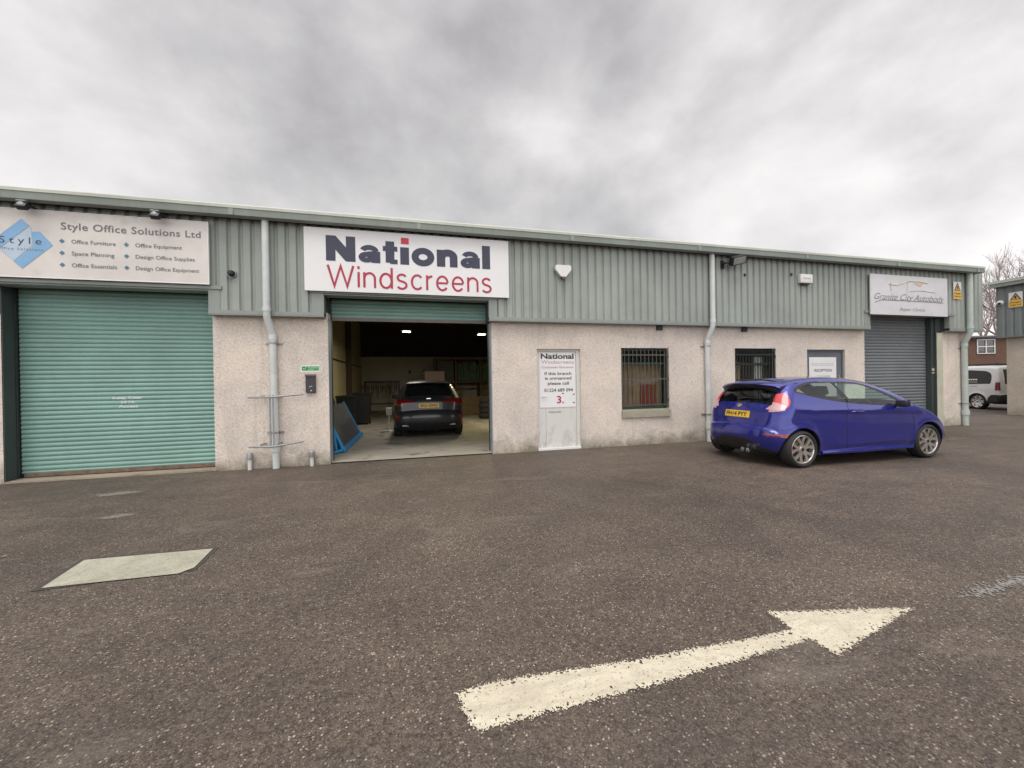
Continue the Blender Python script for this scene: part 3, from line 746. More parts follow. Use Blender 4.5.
# downpipes
def downpipe(xt, xb, Yt, mat, r=.062, zj=(2.78, 2.60, 2.34), lab='x', ztop=4.34, band=True):
    mb = MB(); Yb = YW-.075
    mb.tube([(xt, Yt, ztop), (xt, Yt, zj[0]), (xt+(xb-xt)*.08, Yt+.005, zj[1]+.05), (xb-(xb-xt)*.06, Yb-.01, zj[2]+.06), (xb, Yb, zj[2]), (xb+.02, Yb, .0)], r, 16)
    o = mb.build('downpipe', mat, bld, True)
    mb = MB()
    for (X, Y, z0, z1, k) in ((xt, Yt, zj[0]-.02, zj[0]+.05, 1.16), (xb, Yb, zj[2]-.06, zj[2]+.03, 1.16), (xb+.018, Yb, .30, .44, 1.3)):
        mb.tube([(X, Y, z0), (X, Y, z1)], r*k, 16)
    mb.each('collar', mat, o, smooth=True)
    mb = MB()
    for zz in (zj[2]-.13, .62):
        mb.tube([(xb+.01, Yb, zz), (xb+.01, Yb, zz+.03)], r*1.12, 16)
        mb.box(xb-.13, YW-.02, zz, xb+.14, YW-.001, zz+.03)
    mb.each('bracket', galv, o)
    return o
downpipe(-2.51, -2.475, 7.50, pvc, .056)['label'] = 'white downpipe between the green shutter and the workshop opening'
downpipe(6.64, 6.61, 7.50, pvc, .056)['label'] = 'white downpipe left of the purple car'
downpipe(15.28, 15.34, 7.50, pvc2, .066)['label'] = 'grey-green downpipe at the end of the building'

# vents just under the flashing
for X, l_ in ((5.38, 'small black vent block under the cladding above the first barred window'), (7.72, 'small black vent block under the cladding right of the second downpipe')):
    mb = MB(); mb.box(X-.075, YW-.05, 2.59, X+.075, YW-.001, 2.69, .008); mb.box(X-.06, YW-.056, 2.60, X+.06, YW-.0505, 2.61); mb.box(X-.06, YW-.056, 2.64, X+.06, YW-.0505, 2.65)
    single(mb, 'vent_block', black, (X, YW-.02, 2.59), l_, 'vent')

# ------------------------------------------------------------------ signs
def sign(name, x0, x1, z0, z1, Y, mat, label, skirt=.02):
    s_ = thing(name, label, 'sign', ((x0+x1)/2, Y, z0))
    mb = MB(); mb.box(x0, Y, z0, x1, Y+.025, z1, .003); mb.build('panel', mat, s_)
    return s_
YS = 7.50
sg = sign('shop_sign', -1.905, 1.822, 3.15, 4.285, YS, sign_white, 'big white sign reading National Windscreens over the open workshop')
stroke_text('National', HEAVY, .115, -1.545, 1.445, 3.70, 4.155, YS-.004, navy, sg)
mb = MB(); mb.box(-.245, YS-.0075, 4.085, -.105, YS-.0045, 4.20); mb.build('red_square', red_dot, sg)
stroke_text('Windscreens', THIN, .21, -1.53, 1.47, 3.24, 3.625, YS-.004, crimson, sg)
mb = MB(); mb.box(-1.80, YS+.026, 3.3, -1.75, YC-.001, 4.2); mb.box(1.70, YS+.026, 3.3, 1.75, YC-.001, 4.2); mb.box(-.02, YS+.026, 3.3, .03, YC-.001, 4.2); mb.each('batten', galv, sg)
lg = sign('shop_sign', -6.75, -3.37, 3.20, 4.225, YS, sign_cream, 'weathered cream sign reading Style Office Solutions Ltd over the green shutter')
mb = MB(); mb.box(-6.77, YS-.006, 3.185, -3.36, YS-.001, 3.20); mb.box(-6.77, YS-.006, 4.225, -3.36, YS+.03, 4.235); mb.box(-3.37, YS-.006, 3.2, -3.36, YS+.03, 4.225); mb.build('edge_trim', sign_white, lg)
put_text('Style Office Solutions Ltd', -5.34, -3.47, 3.955, 4.065, YS-.004, grey_ink, lg, .012, 0, 1.08)
for k, (a, b) in enumerate((('Office Furniture', 'Office Equipment'), ('Space Planning', 'Design Office Supplies'), ('Office Essentials', 'Design Office Equipment'))):
    zz = 3.745-k*.185
    put_text(a, -5.21, (-4.64, -4.66, -4.63)[k], zz, zz+.06, YS-.004, grey_ink, lg, .008)
    put_text(b, -4.38, (-3.74, -3.56, -3.50)[k], zz, zz+.06, YS-.004, grey_ink, lg, .008)
mb = MB()
for k in range(3):
    zz = 3.775-k*.185
    for X in (-5.33, -4.50): mb.prism([(X-.035,zz),(X,zz-.035),(X+.035,zz),(X,zz+.035)], YS-.005, YS-.003)
mb.each('bullet', teal_ink, lg)
cx, cz = -5.82, 3.70
mb = MB()
mb.prism([(cx-.38,cz-.0),(cx,cz+.38),(cx+.10,cz+.28),(cx-.28,cz-.10)], YS-.004, YS-.002)
mb.prism([(cx+.12,cz+.19),(cx+.22,cz+.20),(cx+.38,cz),(cx,cz-.38),(cx-.10,cz-.28),(cx+.14,cz-.02)], YS-.004, YS-.002)
mb.build('logo', blue_a, lg)
mb = MB(); mb.prism([(cx-.27,cz-.11),(cx+.11,cz+.27),(cx+.12,cz+.19),(cx+.13,cz-.01),(cx-.10,cz-.27)], YS-.0039, YS-.0021); mb.build('logo', blue_b, lg)
put_text('Style', -6.09, -5.58, 3.70, 3.80, YS-.006, navy, lg, 0, 0, 1.5)
put_text('Office Solutions', -6.12, -5.56, 3.60, 3.635, YS-.006, grey_ink, lg, 0, 0, 1.3)
gs = sign('shop_sign', 11.51, 14.38, 3.08, 4.14, YS, sign_pale, 'pale grey sign reading Granite City Autobody over the dark grey shutter')
put_text('Granite City Autobody', 11.64, 14.24, 3.48, 3.64, YS-.004, grey_ink, gs, -.006, .45)
mb = MB(); mb.tube([(11.66,YS-.004,3.40),(11.9,YS-.004,3.47),(12.9,YS-.004,3.47),(14.2,YS-.004,3.46)], .007, 4); mb.build('underline', grey_ink, gs)
put_text('Repair Centre', 12.55, 13.48, 3.20, 3.28, YS-.004, grey_ink, gs, -.006, .45)
mb = MB()
mb.tube([(12.15,YS-.004,3.88),(12.45,YS-.004,3.87),(12.7,YS-.004,3.93),(12.85,YS-.004,3.99),(13.3,YS-.004,4.0),(13.6,YS-.004,3.96)], .009, 4)
mb.tube([(12.85,YS-.004,3.99),(12.82,YS-.004,3.72),(12.80,YS-.004,3.66)], .009, 4); mb.tube([(12.22,YS-.004,3.93),(12.24,YS-.004,3.72)], .009, 4)
mb.prism([(13.05,3.96),(13.45,3.97),(13.32,3.86),(13.2,3.90)], YS-.005, YS-.003)
mb.build('logo', gold_ink, gs)
mb = MB(); mb.tube([(12.9,YS-.004,3.72),(13.3,YS-.004,3.76),(13.9,YS-.004,3.72)], .006, 4); mb.build('logo', faint_ink, gs)

def hazard(P, label, w_, h_):
    """P(u, v, d): u right 0..w, v up 0..h, d towards the viewer"""
    s_ = thing('hazard_sign', label, 'warning sign', P(w_/2, 0, 0))
    def quad(pts, d, name, mat):
        mb = MB(); n = len(pts); mb.add([P(u, v, d) for u, v in pts]+[P(u, v, d-.003) for u, v in pts], [tuple(range(n)), tuple(range(2*n-1, n-1, -1))]+[(i, i+n, (i+1)%n+n, (i+1)%n) for i in range(n)])
        mb.build(name, mat, s_)
    quad([(0,0),(w_,0),(w_,h_),(0,h_)], .004, 'panel', sign_white)
    quad([(w_*.08,h_*.48),(w_*.92,h_*.48),(w_*.5,h_*.96)], .008, 'triangle', ink)
    quad([(w_*.22,h_*.52),(w_*.78,h_*.52),(w_*.5,h_*.86)], .012, 'triangle', hazard_y)
    quad([(w_*.44,h_*.57),(w_*.56,h_*.57),(w_*.58,h_*.72),(w_*.5,h_*.78),(w_*.42,h_*.72)], .016, 'figure', ink)
    quad([(w_*.03,h_*.02),(w_*.97,h_*.02),(w_*.97,h_*.45),(w_*.03,h_*.45)], .008, 'caption', hazard_y)
    for k, tx in enumerate(('Danger', 'Fragile roof')):
        put_text(tx, w_*.12, w_*.88, h_*(.29-.17*k), h_*(.37-.17*k), 0, ink, s_, .02, plane=lambda a, b: P(a, b, .010))
hazard(lambda u, v, d: (14.73+u, YC-.02-d, 3.60+v), 'yellow and white warning sign right of the Granite City Autobody sign', .32, .49)

# ------------------------------------------------------------------ small fixtures
def spot(X, l_):
    s_ = thing('spotlight', l_, 'spotlight', (X, YC-.01, 4.30), 0, 'spotlights over the cream sign')
    mb = MB(); mb.box(X+.12, 7.36, 4.262, X+.18, YC-.005, 4.275); mb.build('arm', dark_steel, s_)
    mb = MB(); mb.M = Matrix.Translation((X+.15, 7.36, 4.235)) @ Matrix.Rotation(R(-30), 4, 'X')
    mb.box(-.065, -.04, -.065, .065, .04, .045, .012); mb.M = Matrix.Identity(4); mb.build('housing', black, s_, True)
    mb = MB(); mb.M = Matrix.Translation((X+.15, 7.36, 4.235)) @ Matrix.Rotation(R(12), 4, 'X')
    mb.lathe([(.0005,-.062),(.02,-.058),(.045,-.044),(.05,-.03)], 20, 'y'); mb.box(-.06, -.03, .05, .06, .03, .075, .01); mb.M = Matrix.Identity(4); mb.build('lens', galv, s_, True)
spot(-5.84, 'small spotlight above the Style logo on the cream sign'); spot(-4.17, 'small spotlight above the word Solutions on the cream sign')
# dome camera
s_ = thing('security_camera', 'small black dome camera on the cladding right of the cream sign', 'camera', (-3.05, YC, 3.40))
mb = MB(); mb.lathe([(0,-.03),(.07,-.03),(.075,-.005),(.075,.0),(0,0)], 24, 'y', (-3.05,YC,3.40)); mb.build('base', galv, s_, True)
mb = MB(); mb.lathe([(0.001,-.10),(.03,-.095),(.052,-.07),(.058,-.03)], 24, 'y', (-3.05,YC,3.40)); mb.build('dome', black, s_, True)
# alarm boxes
s_ = thing('alarm_box', 'white shield-shaped alarm bell box on the green cladding', 'alarm box', (3.0, YC-.03, 3.6))
mb = MB(); mb.prism([(2.81,3.845),(2.84,3.87),(3.13,3.87),(3.16,3.845),(3.155,3.775),(3.045,3.63),(2.935,3.63),(2.815,3.775)], YC-.10, YC-.02); mb.build('casing', white_paint, s_)
mb = MB(); mb.prism([(2.945,3.628),(3.035,3.628),(3.01,3.58),(2.965,3.58)], YC-.09, YC-.03); mb.build('strobe', basic('amber_dark', (.14,.06,.03), .3), s_)
s_ = thing('alarm_box', 'cream rectangular alarm box on the cladding above the reception door', 'alarm box', (9.39, YC-.03, 3.78))
mb = MB(); mb.box(9.20, YC-.10, 3.79, 9.58, YC-.005, 4.01, .02); mb.build('casing', white_paint, s_, True)
mb = MB(); mb.box(9.30, YC-.08, 3.755, 9.50, YC-.02, 3.79); mb.build('strobe', black, s_)
mb = MB(); mb.box(9.28, YC-.104, 3.89, 9.50, YC-.1005, 3.92); mb.build('mark', gold_ink, s_)
# floodlight
s_ = thing('floodlight', 'black floodlight under the gutter right of the second downpipe', 'floodlight', (7.15, YC-.02, 4.2))
mb = MB(); mb.tube([(6.98,YC-.01,4.12),(6.98,YC-.12,4.14),(7.12,YC-.18,4.14)], .022, 8); mb.box(6.94, YC-.03, 4.04, 7.02, YC-.003, 4.22); mb.build('bracket', black, s_)
mb = MB(); mb.M = Matrix.Translation((7.22, YC-.22, 4.19)) @ Matrix.Rotation(R(28), 4, 'X') @ Matrix.Rotation(R(-14), 4, 'Y')
mb.box(-.19, -.06, -.10, .19, .05, .10, .015); mb.M = Matrix.Identity(4); mb.build('housing', black, s_, True)
mb = MB(); mb.M = Matrix.Translation((7.22, YC-.22, 4.19)) @ Matrix.Rotation(R(28), 4, 'X') @ Matrix.Rotation(R(-14), 4, 'Y')
mb.box(-.15, -.068, -.075, .15, -.0605, .075); mb.M = Matrix.Identity(4); mb.build('lens', basic('flood_lens', (.40,.42,.40), .15, .3), s_)
mb = MB()
for X, Z in ((7.62, 3.92), (9.01, 4.0)): mb.box(X-.02, YC-.03, Z-.03, X+.02, YC-.004, Z+.03)
mb.each('cable_hole', black, bld)

# keypad box and green sign
s_ = thing('keypad_box', 'black intercom box on the roughcast wall beside the workshop opening', 'intercom', (-1.88, YW, 1.33))
mb = MB(); mb.box(-1.965, YW-.05, 1.33, -1.80, YW-.001, 1.63, .008); mb.build('casing', basic('intercom_grey', (.045,.042,.05), .5), s_)
mb = MB(); mb.box(-1.97, YW-.065, 1.625, -1.795, YW-.002, 1.665, .006); mb.build('hood', basic('hood_brown', (.14,.09,.08), .6), s_)
mb = MB(); mb.box(-1.90, YW-.054, 1.43, -1.885, YW-.0505, 1.445); mb.box(-1.87, YW-.054, 1.44, -1.855, YW-.0505, 1.455); mb.box(-1.885, YW-.054, 1.36, -1.86, YW-.0505, 1.375); mb.each('button', white_paint, s_)
mb = MB(); mb.box(-2.05, YW-.006, 1.70, -1.74, YW-.001, 1.83)
gsn = single(mb, 'safety_sign', white_paint, (-1.9, YW, 1.70), 'small green and white safety sign above the black intercom box', 'sign')
mb = MB(); mb.box(-2.03, YW-.009, 1.735, -1.75, YW-.0065, 1.81); mb.build('green_field', safety_green, gsn)
mb = MB(); mb.tube([(-2.01,YW-.011,1.775),(-1.99,YW-.011,1.752),(-1.955,YW-.011,1.797)], .006, 5); mb.build('tick', white_paint, gsn)
put_text('Assembly', -1.93, -1.77, 1.776, 1.797, YW-.010, white_paint, gsn, .01); put_text('point', -1.93, -1.83, 1.745, 1.764, YW-.010, white_paint, gsn, .01)
# metal rack frame fixed round the downpipe
mb = MB()
for zz, dz in ((1.29, -.0), (.44, .05)):
    mb.tube([(-2.82, 7.50, zz-.02), (-2.47, 7.46, zz-.02-dz*.2), (-1.96, 7.50, zz+.02+dz*.3)], .017, 8)
mb.box(-2.50, 7.50, .40, -2.475, 7.515, 1.31)
mb.box(-2.45, 7.50, .40, -2.43, 7.515, 1.31)
for zz in (1.27, .43):
    for X in (-2.64, -2.38): mb.box(X-.012, 7.49, zz, X+.012, YW-.001, zz+.025)
single(mb, 'metal_bracket', galv, (-2.5, 7.6, .4), 'galvanised pipe guard with two crossbars around the white downpipe', 'pipe guard')
for X, h_, l_ in ((-2.87, .30, 'short capped pipe stub rising at the wall, left of the white downpipe'), (-1.875, .27, 'short capped pipe stub rising at the wall below the black intercom box')):
    s_ = thing('pipe_stub', l_, 'pipe stub', (X, YW-.07, 0), 0, 'pipe stubs at the foot of the wall')
    mb = MB(); mb.tube([(X, YW-.07, 0), (X, YW-.07, h_*.62)], .033, 12); mb.build('pipe', pvc, s_, True)
    mb = MB(); mb.tube([(X, YW-.07, h_*.60), (X, YW-.07, h_*.95), (X, YW-.07, h_)], [.045,.045,.035], 12); mb.box(X-.04, YW-.025, h_*.4, X+.04, YW-.002, h_*.45); mb.build('cap', galv, s_, True)
mb = MB(); mb.box(14.25, YW+.045, 1.585, 14.334, YW+.059, 1.66); single(mb, 'wall_plate', basic('plate_pink', (.52,.46,.42), .5), (14.29, YW+.05, 1.58), 'pale square plate on the dark jamb right of the grey shutter, upper of two', 'plate')
mb = MB(); mb.box(14.245, YW+.045, 1.505, 14.334, YW+.059, 1.55); single(mb, 'wall_plate', basic('plate_gold', (.50,.40,.18), .5), (14.29, YW+.05, 1.5), 'narrow yellow plate on the dark jamb right of the grey shutter, lower of two', 'plate')

# ------------------------------------------------------------------ workshop contents
def hanging_lamp(X, Y, Z, mat, col, label, power):
    s_ = thing('hanging_lamp', label, 'lamp', (X, Y, Z), 0, 'lit lamps hanging in the workshop')
    mb = MB(); mb.box(X-.18, Y-.35, Z+.015, X+.18, Y+.35, Z+.09, .01); mb.build('housing', black, s_)
    mb = MB(); mb.box(X-.12, Y-.10, Z, X+.12, Y+.10, Z+.014); mb.build('tube', mat, s_)
    mb = MB(); 
    for a in (-.28, .28): mb.tube([(X, Y+a, Z+.09), (X, Y+a, 4.5)], .006, 6)
    mb.build('chain', black, s_)
    ld = bpy.data.lights.new('lamp_light', 'AREA'); ld.energy = power; ld.color = col; ld.shape = 'RECTANGLE'; ld.size = .3; ld.size_y = .6
    lo = bpy.data.objects.new('lamp_light', ld); C.objects.link(lo); lo.parent = s_; lo.location = (0, 0, -.03)
hanging_lamp(-.30, 13, 3.16, tubelight, (1,.93,.8), 'white lamp hanging over the grey car', 34)
hanging_lamp(2.17, 13, 3.10, yellowlight, (1,.88,.5), 'yellowish lamp hanging near the right side of the workshop', 42)
s_ = thing('tool_cabinet', 'dark red-brown tool cabinet beside the back wall rack', 'cabinet', (-.35, 20.2, .03))
mb = MB(); mb.box(-.62, 19.9, .06, -.05, 20.6, 1.15, .01); mb.build('body', basic('cabinet_red', (.16,.03,.02), .5), s_)
for k in range(5):
    mb = MB(); mb.box(-.58, 19.87, .14+k*.2, -.09, 19.898, .31+k*.2, .005); mb.build('drawer', basic('drawer_dark', (.06,.03,.025), .5) if k == 0 else bpy.data.materials['drawer_dark'], s_)
s_ = thing('tyre_stack', 'stack of black tyres standing on the floor to the right of the grey car', 'tyres', (2.75, 15.5, .03))
for k in range(4):
    mb = MB(); mb.lathe([(.19,-.09),(.30,-.10),(.33,-.05),(.33,.05),(.30,.10),(.19,.09)], 32, 'z', (2.75+.02*(k%2), 15.5, .13+k*.205), True); mb.build('tyre', rubber, s_, True)
mb = MB(); mb.box(1.95, 17.3, .03, 3.3, 17.4, .85, .004); mb.box(2.0, 17.42, .03, 3.4, 17.5, .78, .004)
single(mb, 'timber_sheet', wood, (2.6, 17.4, .03), 'brown timber sheets standing on edge at the right of the workshop', 'timber sheets')
mb = MB(); mb.tube([(-2.72, 8.3, 2.35), (-2.72, 16, 2.35), (-2.72, 20.6, 2.35)], .025, 8); mb.tube([(-2.70, 11.4, 2.35), (-2.70, 11.4, 1.3)], .02, 8); mb.box(-2.75, 11.3, 1.1, -2.66, 11.5, 1.32)
single(mb, 'wall_conduit', dark_steel, (-2.72, 12, 1.1), 'dark conduit with a switch box along the yellow left wall', 'conduit')
# leaning board on blue frame
s_ = thing('leaning_board', 'long dark board in a blue frame leaning inside the workshop opening', 'board', (-1.7, 10, .02))
mb = MB(); a, b = (-1.57, .10), (-1.98, .98)
mb.add([(a[0],8.87,a[1]),(a[0],11.5,a[1]),(b[0],11.5,b[1]),(b[0],8.87,b[1]),(a[0]-.04,8.87,a[1]-.02),(a[0]-.04,11.5,a[1]-.02),(b[0]-.04,11.5,b[1]-.02),(b[0]-.04,8.87,b[1]-.02)],
       [(0,1,2,3),(7,6,5,4),(0,3,7,4),(1,5,6,2),(0,4,5,1),(3,2,6,7)]); mb.build('board', board_m, s_)
mb = MB()
mb.box(-1.60, 8.84, .03, -1.50, 11.55, .125); mb.tube([(-1.56,8.84,.08),(-1.75,8.82,.56)], .04, 4); mb.tube([(-1.68,8.80,.05),(-1.75,8.80,.60)], .035, 4); mb.tube([(-1.72,8.62,.05),(-1.56,8.82,.07)], .04, 4)
mb.tube([(-1.56,11.5,.08),(-2.0,11.5,1.0)], .03, 4)
mb.build('frame', blue_frame, s_)
# bins and shelf frames
def bin_(X, Y, h_, label):
    s_ = thing('waste_bin', label, 'bin', (X, Y, .02), 0, 'black bins by the left wall')
    mb = MB(); mb.add([(X-.22,Y-.22,.08),(X+.22,Y-.22,.08),(X+.22,Y+.22,.08),(X-.22,Y+.22,.08),(X-.29,Y-.28,h_),(X+.29,Y-.28,h_),(X+.29,Y+.28,h_),(X-.29,Y+.28,h_)],
           [(0,3,2,1),(4,5,6,7),(0,1,5,4),(1,2,6,5),(2,3,7,6),(3,0,4,7)]); mb.build('body', black, s_)
    mb = MB(); mb.box(X-.31, Y-.31, h_, X+.31, Y+.31, h_+.06, .02); mb.build('lid', black, s_)
    for sx in (-1, 1):
        mb = MB(); mb.lathe([(0,-.03),(.10,-.03),(.10,.03),(0,.03)], 16, 'x', (X+sx*.22, Y+.2, .12)); mb.build('wheel', rubber, s_)
bin_(-2.30, 13.9, 1.05, 'black wheeled bin nearest the leaning board'); bin_(-1.95, 15.0, 1.12, 'black wheeled bin behind the first one, by the hose rack')
s_ = thing('hose_rack', 'dark metal rack with hoses hanging from its top bar against the back wall', 'rack', (-1.7, 19.8, .02))
mb = MB()
for X in (-2.47, -.90): mb.box(X, 19.7, .03, X+.06, 19.9, 1.62)
mb.box(-2.47, 19.7, 1.56, -.84, 19.9, 1.64); mb.box(-2.47, 19.75, .5, -.84, 19.85, .56); mb.build('frame', dark_steel, s_)
for k in range(7):
    X = -2.35+k*.21; mb = MB(); dz = random.uniform(.5, 1.0)
    mb.tube([(X, 19.66, 1.6), (X+.02, 19.62, 1.6-dz*.5), (X+.05, 19.62, 1.6-dz), (X+.10, 19.62, 1.55-dz*.6), (X+.11, 19.66, 1.6)], .018, 6); mb.build('hose', black, s_)
s_ = thing('windscreen_rack', 'timber and steel rack of stored windscreens along the back wall', 'rack', (3, 20, .02))
mb = MB()
for X in (.84, 1.86, 3.1, 4.4, 5.7): mb.box(X, 19.4, .03, X+.08, 20.4, 2.7)
for Z in (.35, 1.50, 2.66): mb.box(.84, 19.4, Z, 5.78, 19.46, Z+.07); mb.box(.84, 20.34, Z, 5.78, 20.4, Z+.07)
mb.build('frame', wood, s_)
for k in range(24):
    X = 1.98+k*.155
    if abs((X-3.1)) < .1 or abs(X-4.4) < .1: continue
    z0 = 1.60; h_ = random.uniform(.75, 1.0); mb = MB(); mb.M = Matrix.Translation((X, 19.9, z0)) @ Matrix.Rotation(R(random.uniform(-8, 8)), 4, 'Y') @ Matrix.Rotation(R(35), 4, 'Z')
    mb.box(-.012, -.3, 0, .012, .3, h_, .004); mb.M = Matrix.Identity(4); mb.build('windscreen', screen_glass, s_)
mb = MB(); mb.box(.9, 19.5, .1, 5.7, 20.3, .34); mb.build('shelf', wood, s_)
mb = MB(); mb.box(.96, 19.45, 1.58, 1.80, 20.2, 2.1); mb.box(.96, 19.45, 2.102, 1.80, 20.2, 2.62, .01)
single(mb, 'storage_crate', black, (1.4, 19.8, 1.58), 'black storage crate on the left bay of the windscreen rack', 'crate')
mb = MB(); mb.box(.12, 18.6, .03, 1.1, 19.2, .9); mb.box(.15, 18.65, .9, .2, 18.7, 1.5); mb.box(1.0, 18.65, .9, 1.05, 18.7, 1.5); mb.box(.1, 18.6, 1.48, 1.35, 19.2, 1.53)
single(mb, 'workbench', wood, (.6, 18.9, .03), 'timber bench with a high shelf behind the grey car', 'bench')
ct = MB(); ct.box(.36, 18.62, 1.53, 1.28, 19.1, 2.06, .01)
ct = single(ct, 'carton', cardboard, (.8, 18.9, 1.53), 'pinkish carton on the high shelf behind the grey car', 'carton')
mb = MB()
for k in range(4): mb.prism([(.16,1.55+k*.13),(.30,1.59+k*.13),(.30,1.65+k*.13),(.16,1.61+k*.13)], 18.63, 18.66)
single(mb, 'spring_coil', black, (.23, 18.64, 1.53), 'black zigzag coil standing left of the pinkish carton', 'coil')
mb = MB(); mb.box(.28, 18.7, 2.062, .82, 19.0, 2.18, .01); single(mb, 'toolbox', black, (.55, 18.85, 2.06), 'flat black case lying on top of the pinkish carton', 'case')
mb = MB(); mb.box(-.93, 12.3, .52, -.77, 12.5, .74, .004); mb.box(-.87, 12.38, .03, -.83, 12.42, .52); mb.box(-1.0, 12.25, .022, -.70, 12.55, .045)
single(mb, 'floor_sign', white_paint, (-.85, 12.4, .02), 'small white box on a stand left of the grey car', 'stand')
mb = MB(); mb.box(-.42, YB-.08, 2.02, -.30, YB-.002, 2.2, .01); single(mb, 'wall_switch', black, (-.36, YB-.04, 2.0), 'small dark switch box on the pale back wall', 'switch')

# ------------------------------------------------------------------ cars
def dense_outline(ctrl, sub=10):
    P = [np.array(c[:4], float) for c in ctrl]; out = []
    for i in range(len(P)-1):
        p0 = P[max(i-1, 0)]; p1 = P[i]; p2 = P[i+1]; p3 = P[min(i+2, len(P)-1)]
        for k in range(sub):
            t_ = k/sub
            out.append(.5*((2*p1)+(-p0+p2)*t_+(2*p0-5*p1+4*p2-p3)*t_**2+(-p0+3*p1-3*p2+p3)*t_**3))
    out.append(P[-1]); return np.array(out)
def poly_mask(P, poly):
    x, y = P[:, 0], P[:, 1]; c = np.zeros(len(P), bool); n = len(poly)
    for i in range(n):
        x1, y1 = poly[i]; x2, y2 = poly[i-1]
        if y1 == y2: continue
        m_ = ((y1 > y) != (y2 > y)) & (x < (x2-x1)*(y-y1)/(y2-y1)+x1); c ^= m_
    return c
def densify(poly, step, closed=True):
    out = []; n = len(poly)
    for i in range(n if closed else n-1):
        a = np.array(poly[i], float); b = np.array(poly[(i+1) % n], float); k = max(1, int(np.linalg.norm(b-a)/step))
        for j in range(k): out.append(tuple(a+(b-a)*j/k))
    if not closed: out.append(tuple(poly[-1]))
    return out
def smooth_poly(ctrl, sub=5):
    P = [np.array(c, float) for c in ctrl]; n = len(P); out = []
    for i in range(n):
        p0, p1, p2, p3 = P[i-1], P[i], P[(i+1) % n], P[(i+2) % n]
        for k in range(sub):
            t_ = k/sub
            out.append(tuple(.5*((2*p1)+(-p0+p2)*t_+(2*p0-5*p1+4*p2-p3)*t_**2+(-p0+3*p1-3*p2+p3)*t_**3)))
    return out

